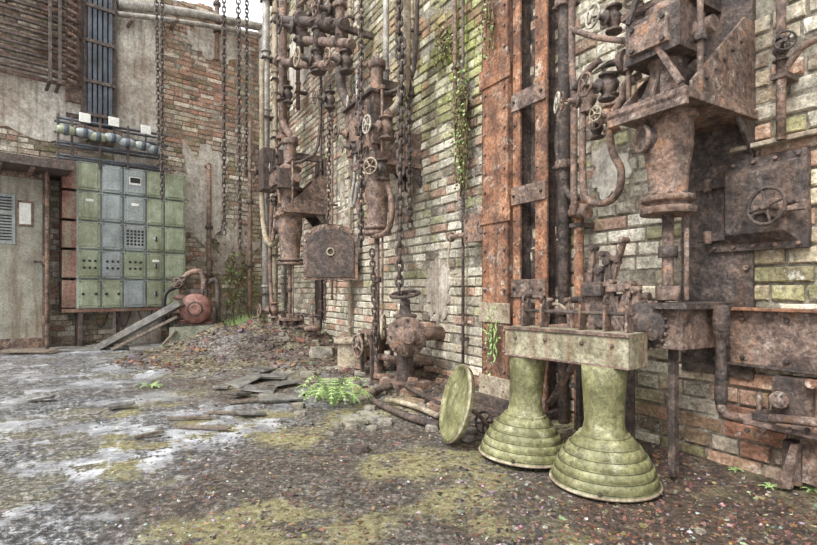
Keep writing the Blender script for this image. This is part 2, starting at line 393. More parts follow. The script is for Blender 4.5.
for y in ys:
    for x in xs:
        h=gh(x,y); vs.append((x,y,h))
        px=CX+x/max(y,.2)*F; py=HY+H/max(y,.2)*F
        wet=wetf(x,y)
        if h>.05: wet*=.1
        m1=noise.fractal(Vector((x*1.5,y*1.5,21)),1,2,4)
        moss=max(0,min(1,(m1+.02)*5))*(.95 if py>405 else .4)
        if px>640: moss*=.6
        if px<100: moss*=.4
        red=max(0,min(.9,(px-440)/240.0+(1.2 if h>.05 else 0)))
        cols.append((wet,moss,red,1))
nx=len(xs); fs=[(j*nx+i,j*nx+i+1,(j+1)*nx+i+1,(j+1)*nx+i) for j in range(len(ys)-1) for i in range(nx-1)]
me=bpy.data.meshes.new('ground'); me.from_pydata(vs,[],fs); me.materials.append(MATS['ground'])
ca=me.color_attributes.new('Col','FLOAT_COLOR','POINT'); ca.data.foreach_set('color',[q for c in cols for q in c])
me.polygons.foreach_set('use_smooth',[True]*len(fs)); me.update()
sc.collection.objects.link(bpy.data.objects.new('ground',me))
def rotm(a,b,c): return Matrix.Rotation(a,3,'Z')@Matrix.Rotation(b,3,'X')@Matrix.Rotation(c,3,'Y')
random.seed(21); mb=MB(); pal=[(156,149,140),(124,116,106),(100,87,77),(190,184,172),(130,104,86),(84,75,68),(112,88,72),(146,132,110),(62,56,52)]
grey=[(140,140,140),(112,112,112),(196,196,196),(90,88,88),(64,62,62),(124,120,116)]
def scatter(n,smin,smax,ylo,yhi,f=None,flat=.5,palette=pal,lock=False):
    k=0
    while k<n:
        y=ylo*(yhi/ylo)**random.random(); x=random.uniform(-1.0,1.0)*y
        if wdist(x,y,OR,NR)<.04 or wdist(x,y,OB,NB)<.06: continue
        if f and not f(x,y): k+=.02; continue
        if not f and wetf(x,y)>.4 and random.random()<.65: k+=.5; continue
        s=random.uniform(smin,smax)*random.uniform(.5,1)*(0.7+y*.12)
        c=random.choice(palette)
        if not lock:
            if x>.3*y and random.random()<.45: c=random.choice([(134,100,80),(112,84,68),(156,126,102)])
            elif x<-.35*y and random.random()<.8: c=random.choice(grey)
        cl=lin(tuple(min(255,q*random.uniform(.85,1.12)) for q in c))
        mb.cbox((x,y,gh(x,y)+s*.12*flat),(s,s*random.uniform(.5,1),s*flat*random.uniform(.3,1)),'debris',rotm(random.random()*6.28,random.uniform(-.5,.5),random.uniform(-.5,.5)),.35,cl); k+=1
scatter(10500,.004,.015,1.3,9)
scatter(5200,.007,.026,2.6,9,lambda x,y:gh(x,y)>.03,.5,[(96,76,64),(80,64,55),(112,90,75),(70,56,49),(90,77,67),(122,96,78)],True)
scatter(350,.03,.07,2.6,9,lambda x,y:gh(x,y)>.04,.6,[(128,100,84),(110,98,86),(146,116,96),(140,130,116)],True)
scatter(1800,.01,.026,1.4,4.5,lambda x,y:x>.1*y or wdist(x,y,OR,NR)<.9)
scatter(2600,.012,.03,1.4,8,lambda x,y:x>-.45*y,.08,[(96,72,56),(126,98,73),(78,62,52),(152,126,96)],True)
scatter(450,.008,.018,1.4,3.4,lambda x,y:x>.3*y,.1,[(150,98,76),(132,84,64),(110,74,58)],True)
mb.build('gravel_and_leaf_litter',MI,0)
def rock(mb,c,s,m,flat=.6,seed=0):
    vs=[];n=9;r_=6
    for i in range(r_+1):
        ph=math.pi*i/r_
        for k in range(n):
            t=2*math.pi*k/n; d=Vector((math.sin(ph)*math.cos(t),math.sin(ph)*math.sin(t),math.cos(ph)))
            q=1+.35*noise.noise(d*1.6+Vector((seed*3.1,0,0))); v=Vector((d.x*s*q,d.y*s*q*.8,d.z*s*flat*q))
            v=Vector((max(-s*.8,min(s*.8,v.x)),max(-s*.62,min(s*.62,v.y)),max(-s*.45*flat*1.3,min(s*.45*flat*1.3,v.z))))
            vs.append(Vector(c)+v)
    fs=[(i*n+k,i*n+(k+1)%n,(i+1)*n+(k+1)%n,(i+1)*n+k) for i in range(r_) for k in range(n)]
    mb.add(vs,fs,m,False)
mb=MB(); random.seed(5)
for (px,py,s) in [(322,366,.17),(308,378,.09),(298,408,.06),(362,424,.05),(352,428,.05),(385,424,.06),(338,426,.04),(275,398,.05),(420,410,.05),(370,411,.05),(300,415,.05),(410,418,.05),(432,430,.05),(700,534,.02),(470,432,.05),(330,436,.03),(372,430,.04),(545,528,.012)]:
    g=gp(px,py); rock(mb,(g.x,g.y,gh(g.x,g.y)+s*.25),s,'stone',.6,random.random()*9)
for i in range(90):
    y=random.uniform(3.0,7.5); w=abs(random.gauss(.3,.35))+.08; u=-(y-1.9)/.861
    p=MR@Vector((u,-w,0)); s=random.uniform(.02,.065); rock(mb,(p.x,p.y,gh(p.x,p.y)+s*.2),s,random.choice(['stone','rust_dark','stone']),.6,i)
mb.build('rubble_stones',MI,0)
mb=MB(); random.seed(12)
for (px,py,l,w_,a) in [(268,380,.3,.2,.3),(245,384,.26,.18,1.0),(258,392,.28,.16,.1),(285,387,.22,.16,.6),(275,402,.22,.14,.2),(250,416,.16,.1,.7),(40,402,.18,.08,.2),(120,410,.16,.07,.4),(262,374,.25,.18,1.4),(290,402,.2,.1,.3),(240,398,.16,.1,.9),(254,378,.12,.1,.5),(280,378,.14,.1,2.2),(222,390,.12,.08,.1),(305,394,.16,.1,1.2)]:
    g=gp(px,py); mb.cbox((g.x,g.y,gh(g.x,g.y)+.03),(l,w_,.022),'slate',rotm(a,random.uniform(-.25,.25),random.uniform(-.2,.2)),.25)
mb.build('broken_slate_slabs',MI,.003)
mb=MB()
for (px,py,l,a) in [(205,431,.34,-.25),(190,421,.25,.2),(252,403,.3,.4),(285,362,.3,1.0),(225,415,.25,-.1),(330,402,.22,-.3),(150,438,.15,.7),(200,360,.7,.6),(180,368,.6,.2),(160,362,.5,-.3)]:
    g=gp(px,py); mb.cbox((g.x,g.y,gh(g.x,g.y)+.02),(l,.03,.016),'wood',rotm(a,0,random.uniform(-.08,.08)),.15)
mb.build('broken_wood_slats',MI,.002)
mb=MB(); random.seed(33)
for i in range(14):
    g=gp(random.uniform(360,450),random.uniform(378,412)); mb.cbox((g.x,g.y,gh(g.x,g.y)+.02),(.16,.08,.05),'brick',rotm(random.random()*3,random.uniform(-.4,.4),random.uniform(-.3,.3)),.2,lin((150,120,104)))
mb.build('fallen_bricks',MI,.005)
mb=MB()
for (px,py,l,w_,a,m) in [(60,351,1.1,.3,.25,'slate'),(85,346,.9,.25,.4,'wood'),(120,349,.8,.3,-.1,'slate'),(30,354,.6,.2,.1,'wood'),(150,352,.5,.2,.5,'slate')]:
    g=gp(px,py); mb.cbox((g.x,g.y,gh(g.x,g.y)+.035),(l,w_,.03),m,rotm(a,.04,.03),.08)
mb.build('scrap_boards',MI,.004)
# ---------------------------------------------------------------- lamps
LP=[(0,.0),(.23,.0),(.25,.004),(.252,.02),(.24,.026),(.245,.034),(.238,.064),(.226,.068),(.232,.076),(.222,.106),(.207,.110),(.213,.118),(.198,.148),(.181,.152),(.186,.16),(.168,.19),(.149,.194),(.152,.202),(.132,.226),(.116,.236),(.102,.245),(.092,.27),(.098,.38),(.106,.49),(.106,.515),(0,.515)]
def lamp(px,Y,k,lean):
    b=Vector(((px-CX)/F*Y,Y,gh((px-CX)/F*Y,Y)+.012)); mb=MB(); ax=Vector(lean)
    mb.lathe([(r*k,z*(1 if z>.26 else k)) for r,z in LP],b,ax,'lamp_green',56)
    a,b2=perp(ax)
    for z,r in ((.066,.2315),(.108,.2145),(.150,.1895),(.192,.1585),(.024,.243)):
        mb.torus(b+ax.normalized()*z*k,ax,r*k,.003,'dark_groove',56,6)
    mb.torus(b+ax.normalized()*.012*k,ax,.252*k,.006,'rust_pale',56,8)
    mb.torus(b+ax.normalized()*.238*k,ax,.112*k,.008,'lamp_green',40,8)
    for i in range(3):
        t=i*2.1+.6; d=a*math.cos(t)+b2*math.sin(t); mb.bolt(b+ax.normalized()*.03*k+d*.245*k,d,.009,'rust_dark')
    mb.build('bell_shaped_industrial_lamp',MI,0)
lamp(604,2.2,.9,(.0,.0,1)); lamp(523,2.54,.87,(.055,.02,1))
mb=MB(); A=Vector((.6,2.55,0));D=Vector((.65,-.76,0)).normalized();Nn=Vector((-D.y,D.x,0)); Nn=-Nn if Nn.y>0 else Nn
Mx=Matrix.Identity(4)
for i in range(3): Mx[i][0]=D[i];Mx[i][1]=-Nn[i];Mx[i][2]=(0,0,1)[i];Mx[i][3]=A[i]
z0,z1=.517,.665; e0,e1=-.07,.575
mb.box((e0,-.085,z1-.008),(e1,.085,z1),'lamp_beam'); mb.box((e0,-.085,z0),(e1,-.075,z1),'lamp_beam'); mb.box((e0,.075,z0),(e1,.085,z1),'lamp_beam')
mb.box((e0,-.085,z0),(e0+.008,.085,z1),'lamp_beam'); mb.box((e1-.008,-.085,z0),(e1,.085,z1),'lamp_beam')
mb.box((e0,-.095,z1-.014),(e1,-.085,z1+.004),'rust'); mb.box((e0,-.092,z0),(e1,-.085,z0+.012),'rust')
for x in (0.0,.17,.36,.5): mb.bolt((x,-.085,z1-.05),OUT,.01,'rust')
for x in (-.02,.09,.3,.42,.52):
    mb.prism([(x,-.02,z1),(x,.05,z1),(x,.03,z1+.11),(x,.0,z1+.13),(x,-.015,z1+.11)],(.012,0,0),'rust'); mb.torus((x+.006,.01,z1+.135),RT,.02,.007,'rust_dark',14,6)
mb.cyl((-.04,.01,z1+.08),(.55,.01,z1+.08),.009,'rust_dark')
mb.build('lamp_crossbeam',Mx,.003)
mb=MB(); c=Vector((.26,2.76,.225)); ax=Vector((-.93,-.2,.26)).normalized()
mb.lathe([(0,-.004),(.195,-.004),(.2,-.02),(.21,-.02),(.213,.012),(.2,.016),(.192,.004),(.12,.006),(.11,.014),(0,.016)],c,ax,'lamp_green',48)
mb.torus(c+ax*.004,ax,.212,.008,'rust_pale',48,6)
mb.tube([c-ax*.01,c+Vector((.14,.03,-.08)),c+Vector((.22,.05,-.2))],.012,'rust',8,4)
mb.build('lamp_reflector_disc',MI,0)
# ---------------------------------------------------------------- steel columns
mb=MB()
a=pr(486,0,.12).x; b=pr(513,0,.12).x
def vbox(mb,u0,u1,w0,w1,z0,z1,m): mb.box(P(u0,w0,z0),P(u1,w1,z1),m)
vbox(mb,a,b,.0,.012,0,6.5,'rust_orange'); vbox(mb,a,a+.015,0,.16,0,6.5,'rust_orange'); vbox(mb,b-.015,b,0,.16,0,6.5,'rust_orange')
vbox(mb,a,b,.145,.16,0,6.5,'rust_orange')
z=.15
while z<6: mb.bolt(P(a+.04,.16,z),OUT,.012,'rust'); mb.bolt(P(b-.04,.16,z),OUT,.012,'rust'); z+=.14
for zz in (.1,.62,1.32,2.3,3.3): vbox(mb,a-.02,b+.02,.16,.172,zz,zz+.14,'rust_orange' if zz>1 else 'rust_pale')
vbox(mb,a-.05,b+.05,0,.2,0,.1,'rust_dark')
mb.build('riveted_steel_column',MR,.003)
mb=MB(); a=pr(517,0,.1).x; b=pr(551,0,.1).x
vbox(mb,a,b,.0,.015,0,6.5,'rust_dark'); vbox(mb,a,a+.07,.12,.14,0,6.5,'rust_orange'); vbox(mb,a+.03,a+.045,.0,.13,0,6.5,'rust_dark')
vbox(mb,b-.1,b,.12,.14,0,6.5,'rust_orange'); vbox(mb,b-.055,b-.04,.0,.13,0,6.5,'rust_dark')
for zz in (.05,.8,1.42,2.05,3.0,4.2):
    vbox(mb,a,b,.14,.155,zz,zz+.12,'rust')
    for x in (a+.03,b-.03): mb.bolt(P(x,.155,zz+.06),OUT,.012,'rust_dark')
z=.2
while z<6: mb.bolt(P(a+.02,.14,z),OUT,.009,'rust'); mb.bolt(P(b-.08,.14,z),OUT,.009,'rust'); z+=.16
vbox(mb,a-.02,b+.02,0,.18,0,.09,'rust_dark')
mb.build('latticed_steel_column',MR,.003)
mb=MB(); u=pr(565,0,.06).x
mb.cyl(P(u,.07,0),P(u,.07,6.5),.035,'rust_dark')
for z in (.7,1.6,2.6): mb.cyl(P(u,.07,z),P(u,.07,z+.05),.055,'rust'); mb.box(P(u-.07,0,z+.01),P(u+.07,.1,z+.03),'rust_dark')
mb.build('riser_pipe',MR,.002)
# ---------------------------------------------------------------- pipes generic
def wpipe(px,y0,y1,w,r,m,name='vertical_pipe',clips=True,extra=None):
    a=pr(px,y0,w);b=pr(px,y1,w); a.z=min(a.z,6.4); b.z=max(b.z,.02); mb=MB(); mb.cyl(a,(a.x,a.y,b.z),r,m)
    z=b.z+.25
    while clips and z<a.z: 
        mb.box((a.x-r*1.6,a.y-r*1.3,z),(a.x+r*1.6,-.012,z+.025),'rust_dark'); mb.cyl((a.x,a.y,z+.12),(a.x,a.y,z+.15),r*1.35,m); z+=.95
    if extra: extra(mb,a,b)
    return mb.build(name,MR,.002)
wpipe(463,-40,372,.07,.013,'rust_dark'); wpipe(455,-40,100,.06,.018,'rust')
wpipe(579,216,440,.1,.028,'rust_orange'); wpipe(781,-40,140,.1,.018,'rust',extra=lambda mb,a,b:(mb.valve((a.x,a.y,pr(781,50,.1).z),UP,OUT+RT*.6,.03,'rust_dark'),mb.tube([(a.x,a.y,pr(781,75,.1).z),(a.x+.1,a.y-.02,pr(781,55,.1).z),(a.x+.25,a.y-.02,pr(781,60,.1).z)],.014,'rust')))
wpipe(386,-40,110,.2,.03,'pipe_grey'); wpipe(298,-40,110,.15,.03,'rust'); wpipe(412,-40,60,.1,.022,'rust_pale')
wpipe(266,-60,310,.35,.06,'pipe_grey',name='drain_pipe'); wpipe(275,-60,330,.22,.045,'rust_pale',name='drain_pipe'); wpipe(283,-60,300,.12,.035,'pipe_grey')
wpipe(332,100,300,.08,.018,'rust'); wpipe(321,-40,330,.06,.02,'rust_dark'); wpipe(350,-40,360,.06,.02,'rust_pale')
# ---------------------------------------------------------------- valve machines
def machine(px,w0,ytop,ysh,ybb,yrod,br,seed,name='valve_machine',gl=.42,shu=.2,floorstand=True,backplate=True):
    random.seed(seed); mb=MB(); c=pr(px,ysh,w0); u0=c.x; zs=c.z; zb=pr(px,ybb,w0).z; zt=pr(px,ytop,w0).z; zr=pr(px,yrod,w0).z
    R='rust';Dk='rust_dark'
    mb.box(P(u0-shu,0,zs-.02),P(u0+shu,w0+.17,zs+.02),R); mb.box(P(u0-shu,w0+.15,zs-.05),P(u0+shu,w0+.17,zs),R)
    for s in (-1,1):
        uu=u0+s*(shu-.03)
        mb.prism([P(uu,.01,zs+.02),P(uu,w0+.1,zs+.02),P(uu,w0+.1,zs+.06),P(uu,.1,zs+gl),P(uu,.01,zs+gl)],(.014,0,0),R)
        mb.prism([P(uu,.01,zs-.02),P(uu,w0*.4,zs-.02),P(uu,.01,zs-.2)],(.014,0,0),Dk)
        for i in range(5):
            t=.15+i*.17; mb.bolt(P(uu+(.014 if s>0 else 0),(w0+.06)*(1-t)+.07*t,zs+.06+(gl-.08)*t*.93-.02),RT*s,.009,Dk)
    for i in range(6): mb.bolt(P(u0-shu+.03+i*(2*shu-.06)/5,w0+.15,zs+.02),UP,.012,Dk)
    if backplate:
        mb.box(P(u0-shu*.9,0,.45),P(u0+shu*.9,.03,zs+gl+.25),Dk)
        z=.55
        while z<zs+gl:
            for q in (-1,1): mb.bolt(P(u0+q*shu*.78,.03,z),OUT,.013,R)
            z+=.2
    Lb=zs-zb
    mb.lathe([(0,0),(br*1.15,0),(br*1.15,.03),(br*.8,.035),(br*.8,.05),(br*1.1,.055),(br*1.1,.075),(br*.78,.09),(br*.86,Lb*.45),(br,Lb*.62),(br*1.02,Lb*.78),(br*.98,Lb*.9),(br*1.2,Lb*.92),(br*1.2,Lb),(0,Lb)],P(u0,w0,zb),UP,R,28)
    mb.boltring(P(u0,w0,zb+.075),UP,br*.98,.01,Dk,10)
    d=Vector((-.45,-.9,0)).normalized()
    pc=P(u0,w0,zs-Lb*.27); mb.cyl(pc,pc+d*(br*1.2),br*.6,Dk); mb.torus(pc+d*br*1.2,d,br*.55,br*.1,R,20,8); mb.boltring(pc+d*br*1.2,d,br*.55,.008,R,6)
    h=zt-zs
    mb.lathe([(0,0),(br*1.1,0),(br*1.1,.03),(br*.75,.04),(br*.75,h*.25),(br*1.05,h*.26),(br*1.05,h*.3),(br*.6,h*.31),(br*.6,h*.5),(br*.95,h*.52),(br*.95,h*.56),(br*.5,h*.6),(br*.5,h*.85),(br*.7,h*.86),(br*.7,h*.92),(br*.2,h*.94),(br*.2,h),(0,h)],P(u0,w0,zs+.02),UP,R,22)
    mb.box(P(u0-br*1.2,w0-.06,zs+h*.28),P(u0+br*1.3,w0+br*1.3,zs+h*.52),Dk)
    mb.box(P(u0-br*.9,w0+br*.9,zs+h*.32),P(u0+br*.9,w0+br*1.5,zs+h*.48),R)
    for sx in (-.7,.7):
        for sz in (.34,.46): mb.bolt(P(u0+sx*br,w0+br*1.5,zs+h*sz),OUT,.012,Dk)
    for i in range(5):
        t=math.pi*(.15+.35*i); d2=Vector((math.cos(t),-math.sin(t),0)); 
        mb.prism([P(u0,w0,zs+.03)+d2*br*.7,P(u0,w0,zs+.03)+d2*br*1.25,P(u0,w0,zs+h*.22)+d2*br*.7],Vector((-d2.y,d2.x,0))*.01,Dk)
    for sx in (-1.6,1.7):
        mb.cyl(P(u0+sx*br,w0+.05,zs+.02),P(u0+sx*br,w0+.05,zs+h*.62),.012,R); mb.cyl(P(u0+sx*br,w0+.05,zs+h*.3),P(u0+sx*br,w0+.05,zs+h*.3+.04),.024,Dk)
    mb.cbox(P(u0,w0+.05,zs+h*.63),(br*3.8,.035,.03),R)
    mb.cbox(P(u0-br*.6,w0+br*1.3,zs+h*.66),(.025,.02,h*.3),Dk,Matrix.Rotation(.4,3,'Y')); mb.cbox(P(u0+br*.8,w0+br*1.2,zs+h*.2),(.025,.02,h*.28),R,Matrix.Rotation(-.5,3,'Y'))
    mb.cyl(P(u0-br*2.2,w0,zs+h*.4),P(u0+br*2,w0,zs+h*.4),br*.35,R); mb.cyl(P(u0-br*2.3,w0,zs+h*.4),P(u0-br*2.0,w0,zs+h*.4),br*.6,Dk)
    mb.boltring(P(u0-br*2.3,w0,zs+h*.4),-RT,br*.45,.009,R,6)
    mb.gauge(P(u0-br*1.5,w0+.12,zs+h*.78),Vector((-.3,-1,0)),.045,Dk)
    mb.box(P(u0-.03,0,zs+h*.7),P(u0+.03,w0,zs+h*.78),Dk)
    for k,(zz,dw) in enumerate(((h*.75,.05),(h*.2,.1))):
        vc=P(u0-br*2.4,w0+dw,zs+zz*.8+.05); mb.valve(vc,UP,OUT+RT*-.3,.038,Dk,'rust' if k else 'wheel_paint',.05)
    ux=u0-br*2.4
    if floorstand: mb.tube([P(ux,w0+.07,zs+h*.95),P(ux,w0+.07,zs+h*.4),P(ux,w0+.1,zs+.0),P(ux+.0,w0+.1,zs-.1),P(ux-.03,w0+.12,zs-.26),P(ux+.04,w0+.14,zs-.36),P(ux+.11,w0+.14,zs-.3),P(ux+.13,w0+.13,zs-.15)],.017,'pipe_grey' if seed==2 else R,10,5)
    mb.tube([P(u0,w0,zs+h*.88),P(u0-.1,w0+.02,zs+h*.97),P(ux,w0+.07,zs+h*.92)],.02,R)
    mb.tube([P(u0+br,w0,zs+h*.6),P(u0+br*2.5,w0*.8,zs+h*.62),P(u0+br*2.8,w0*.5,zs+h*.8),P(u0+br*2.8,w0*.4,zs+h*1.5)],.02,Dk)
    mb.cyl(P(u0,w0,zr),P(u0,w0,zb),.024,R); mb.cyl(P(u0,w0,zr+(zb-zr)*.5),P(u0,w0,zr+(zb-zr)*.5+.05),.04,Dk); mb.cyl(P(u0,w0,zr),P(u0,w0,zr+.06),.05,R)
    mb.cyl(P(u0+.07,w0-.02,zr),P(u0+.07,w0-.02,zb),.01,'rust')
    if floorstand:
        zf=zr
        mb.box(P(u0-.13,w0-.13,zf-.03),P(u0+.13,w0+.13,zf),R)
        for s in (-1,1):
            for t in (-1,1): mb.box(P(u0+s*.1-.015,w0+t*.1-.015,.0),P(u0+s*.1+.015,w0+t*.1+.015,zf),Dk)
        mb.lathe([(0,0),(.1,0),(.1,.03),(.06,.05),(.05,zf*.6),(.09,zf*.8),(.09,zf-.03),(0,zf-.03)],P(u0,w0,0),UP,R,18)
        mb.box(P(u0-.02,0,zf*.6),P(u0+.02,w0,zf*.6+.06),Dk)
        mb.wheel(P(u0-.05,w0+.17,zf*.7),OUT,.1,R,.1)
        mb.tube([P(u0+.05,w0,zf*.5),P(u0+.25,w0+.05,zf*.55),P(u0+.3,w0*.5,zf*.4),P(u0+.3,0,zf*.4)],.03,R)
    return mb.build(name,MR,.003)
machine(668,.4,-60,112,215,300,.098,1,floorstand=False,shu=.18)
machine(377,.4,55,165,235,330,.115,2,gl=.3,shu=.16,backplate=False)
machine(290,.45,135,213,265,318,.16,3,gl=.5,shu=.22)
mb=MB()
def q(px,py,w): return pr(px,py,w)
mb.tube([q(572,-30,.2),q(572,60,.2),q(574,95,.22),q(574,150,.22),q(574,215,.2)],.02,'rust',10,4)
mb.tube([q(600,60,.3),q(585,75,.3),q(583,100,.3),q(583,180,.3),q(588,200,.3),q(605,203,.3),q(618,192,.32),q(621,170,.32),q(612,150,.32),q(610,120,.32),q(622,100,.32),q(625,85,.32),q(640,75,.33)],.019,'rust',12,5)
mb.tube([q(574,90,.22),q(590,70,.26),q(618,62,.3),q(645,60,.32)],.018,'rust_dark')
mb.tube([q(572,30,.2),q(600,38,.28),q(640,42,.35)],.016,'rust')
mb.valve(q(588,100,.28),UP,OUT*.9+RT*-.7,.045,'rust',None,.045); mb.valve(q(612,118,.3),UP,OUT,.042,'rust','rust_pale',.035); mb.valve(q(597,128,.3),UP,OUT*.8+RT*.5,.034,'rust_dark','rust',.035)
mb.valve(q(612,85,.3),UP,OUT*.5+RT*-.2+UP*.8,.036,'rust_dark','wheel_paint',.045); mb.valve(q(640,30,.45),UP,UP,.045,'rust_dark','wheel_paint',.065)
mb.wheel(q(557,103,.32),Vector((-.55,-.8,.05)),.055,'wheel_paint',.12)
mb.cyl(q(588,213,.25),q(572,213,.05),.03,'rust'); mb.cyl(q(580,205,.12),q(580,216,.12),.06,'rust')
mb.tube([q(560,110,.1),q(558,150,.08),q(566,190,.08),q(578,200,.1)],.02,'rust_dark')
mb.build('curved_valve_piping',MR,.002)
# ---------------------------------------------------------------- furnace door
mb=MB(); random.seed(3); a=q(714,165,.0);b=q(813,165,.0); zt=q(760,158,.03).z; zb=q(760,250,.03).z
mb.box(P(a.x,.0,zb),P(b.x,.05,zt),'rust_dark',jit=.004)
x0,x1=a.x+.07,b.x-.03; A0=[P(x0,.05,zb+.03),P(x1,.05,zb+.03),P(x1,.05,zt-.03),P(x0,.05,zt-.03)]; B0=[P(x0+.03,.1,zb+.07),P(x1-.03,.1,zb+.07),P(x1-.03,.1,zt-.07),P(x0+.03,.1,zt-.07)]
mb.add(A0+B0,[(4,5,6,7)]+[(k,(k+1)%4,4+(k+1)%4,4+k) for k in range(4)],'rust_dark')
for zz in (zb+.07,zt-.09):
    mb.box(P(a.x-.04,.05,zz-.02),P(x0+.06,.075,zz+.02),'rust_dark'); mb.cyl(P(a.x+.01,.07,zz-.03),P(a.x+.01,.07,zz+.03),.018,'rust')
wc=q(766,206,.2); mb.wheel(wc,Vector((-.2,-1,.1)),.075,'rust_dark',.12,4,.008)
mb.cyl(P(wc.x,.1,wc.z),P(wc.x,.14,wc.z),.04,'rust'); mb.cyl(wc+Vector((.075,0,0)),wc+Vector((.13,-.05,0)),.01,'rust_dark')
mb.box(P(x1-.14,.1,wc.z-.02),P(x1+.05,.12,wc.z+.02),'rust')
for i in range(5):
    for zz in (zb+.018,zt-.018): mb.bolt(P(a.x+.03+i*(b.x-a.x-.06)/4,.05,zz),OUT,.01,'rust')
mb.build('furnace_hatch_door',MR,.005)
mb=MB(); z=q(770,148,.0).z; mb.box(P(q(735,0,0).x,0,z),P(.6,.05,z+.03),'rust_pale',jit=.006); mb.build('ledge_strip',MR,.004)
mb=MB(); z0=q(770,369,.04).z;z1=q(770,308,.04).z; ua=q(729,0,.04).x
mb.box(P(ua,0,z0),P(1.5,.04,z1),'rust'); mb.box(P(ua,.0,z1-.015),P(1.5,.085,z1),'rust_orange'); mb.box(P(ua,.0,z0),P(1.5,.07,z0+.012),'rust_dark')
for i in range(9): mb.bolt(P(ua+.06+i*.17,.04,z1-.05),OUT,.012,'rust_dark'); mb.bolt(P(ua+.06+i*.17,.04,z0+.04),OUT,.012,'rust_dark')
mb.build('rusty_girder',MR,.003)
mb=MB(); t=q(721,305,.2);b_=q(721,405,.2)
mb.lathe([(0,0),(.022,0),(.026,.03),(.02,.25),(.026,.3),(.034,.31),(.034,(t.z-b_.z)-.01),(.028,(t.z-b_.z)),(0,(t.z-b_.z))],b_,UP,'rust_dark',16)
mb.tube([b_+Vector((0,0,.03)),b_+Vector((.01,0,-.03)),b_+Vector((.06,.05,-.05)),P(b_.x+.12,.0,b_.z-.05)],.02,'rust'); mb.cyl(P(b_.x-.05,.12,b_.z-.05),P(b_.x+.3,.12,b_.z-.05),.011,'rust')
mb.build('lever_handle',MR,.002)
mb=MB(); random.seed(4)
def bx(x0,y0,x1,y1,w0,w1,m): 
    a=q(x0,y0,w1);b=q(x1,y1,w1); mb.box(P(a.x,w0,a.z),P(b.x,w1,b.z),m,jit=.003)
bx(772,376,812,432,0,.1,'rust_dark'); bx(742,424,830,438,.0,.17,'rust'); bx(752,412,775,424,.03,.14,'rust_dark'); bx(782,440,800,488,.02,.09,'rust_dark'); bx(800,378,835,492,.0,.07,'rust')
mb.cyl(q(779,400,.1),q(779,400,.17),.035,'rust'); mb.boltring(q(779,400,.17),OUT,.022,.006,'rust_dark',6); mb.cyl(q(770,418,.2),q(830,424,.2),.018,'rust')
mb.prism([q(776,488,.12),q(790,444,.12),q(798,444,.12),q(790,490,.12)],(0,.03,0),'rust')
for x in (748,764,790,808): mb.bolt(q(x,430,.17),OUT,.012,'rust_dark')
mb.cyl(q(759,412,.08),q(759,392,.08),.012,'rust'); mb.cyl(q(811,384,.1),q(811,384,.13),.02,'rust_orange')
mb.build('shaft_bearing_bracket',MR,.004)
# ---------------------------------------------------------------- lever frame above lamps
mb=MB(); w=.36; random.seed(8)
def bar(p,q_,wd,th,m,taper=1.0):
    p=Vector(p);q_=Vector(q_);d=(q_-p).normalized(); s=d.cross(OUT).normalized()
    P0=[p+s*wd,p-s*wd,q_-s*wd*taper,q_+s*wd*taper]; mb.prism([v+OUT*th/2 for v in P0],-OUT*th,m)
    mb.cyl(p+OUT*th,p-OUT*th,wd*1.25,m); mb.cyl(q_+OUT*th,q_-OUT*th,wd*taper*1.3,m)
mb.cyl(q(522,330,w),q(682,322,w),.024,'rust'); mb.cyl(q(570,300,w),q(650,296,w),.018,'rust_dark')
for (x,y,x2,y2,wd) in [(586,312,594,248,.022),(598,310,600,270,.03),(606,300,624,240,.022),(613,312,608,262,.026),(528,330,528,296,.02),(545,332,549,300,.018),(621,322,630,285,.03),(572,335,568,300,.018),(640,330,636,290,.026),(655,335,662,298,.02),(588,290,612,282,.018),(604,254,618,262,.012)]:
    bar(q(x,y,w+random.uniform(0,.08)),q(x2,y2,w+.03),wd,.026,random.choice(['rust','rust','rust_dark']),.55)
def wbx(x0,y0,x1,y1,w0,w1,m):
    a=q(x0,y0,w1);b=q(x1,y1,w1); mb.box(P(a.x,w0,a.z),P(b.x,w1,b.z),m)
wbx(588,330,618,296,w-.06,w+.03,'rust'); wbx(580,296,600,282,w-.05,w+.06,'rust_dark'); wbx(605,292,624,284,w-.08,w+.06,'rust'); wbx(560,345,600,332,w-.08,w+.05,'rust_dark'); wbx(614,348,640,326,w-.06,w+.06,'rust')
mb.cyl(q(602,318,w+.03),q(602,318,w+.07),.05,'rust_dark'); mb.boltring(q(602,318,w+.07),OUT,.035,.008,'rust',6)
c0=q(645,325,w+.04); mb.lathe([(0,-.02),(.1,-.02),(.105,.02),(.07,.025),(.05,.05),(.03,.07),(0,.07)],c0,OUT,'rust_dark',28)
for i in range(20):
    t=i*math.pi/10; mb.cbox(c0+Vector((math.cos(t),0,math.sin(t)))*.108,(.014,.03,.014),'rust',Matrix.Rotation(-t,3,'Y'))
wbx(655,348,682,306,.0,w+.04,'rust'); wbx(651,309,686,303,.0,w+.08,'rust_dark')
for x in (530,575,625,668): 
    a=q(x,330,w); mb.box(P(a.x-.012,0,a.z-.03),P(a.x+.012,w+.02,a.z+.02),'rust_dark'); mb.box(P(a.x-.015,w-.06,.02),P(a.x+.015,w-.02,a.z),'rust_dark')
mb.cyl(q(575,362,w+.1),q(549,405,w+.1),.018,'rust'); mb.tube([q(620,345,w),q(606,362,w),q(600,395,w),q(608,430,w)],.02,'rust')
mb.tube([q(540,310,w),q(556,304,w),q(572,312,w),q(585,305,w)],.01,'rust_pale')
mb.build('lever_frame',MR,.003)
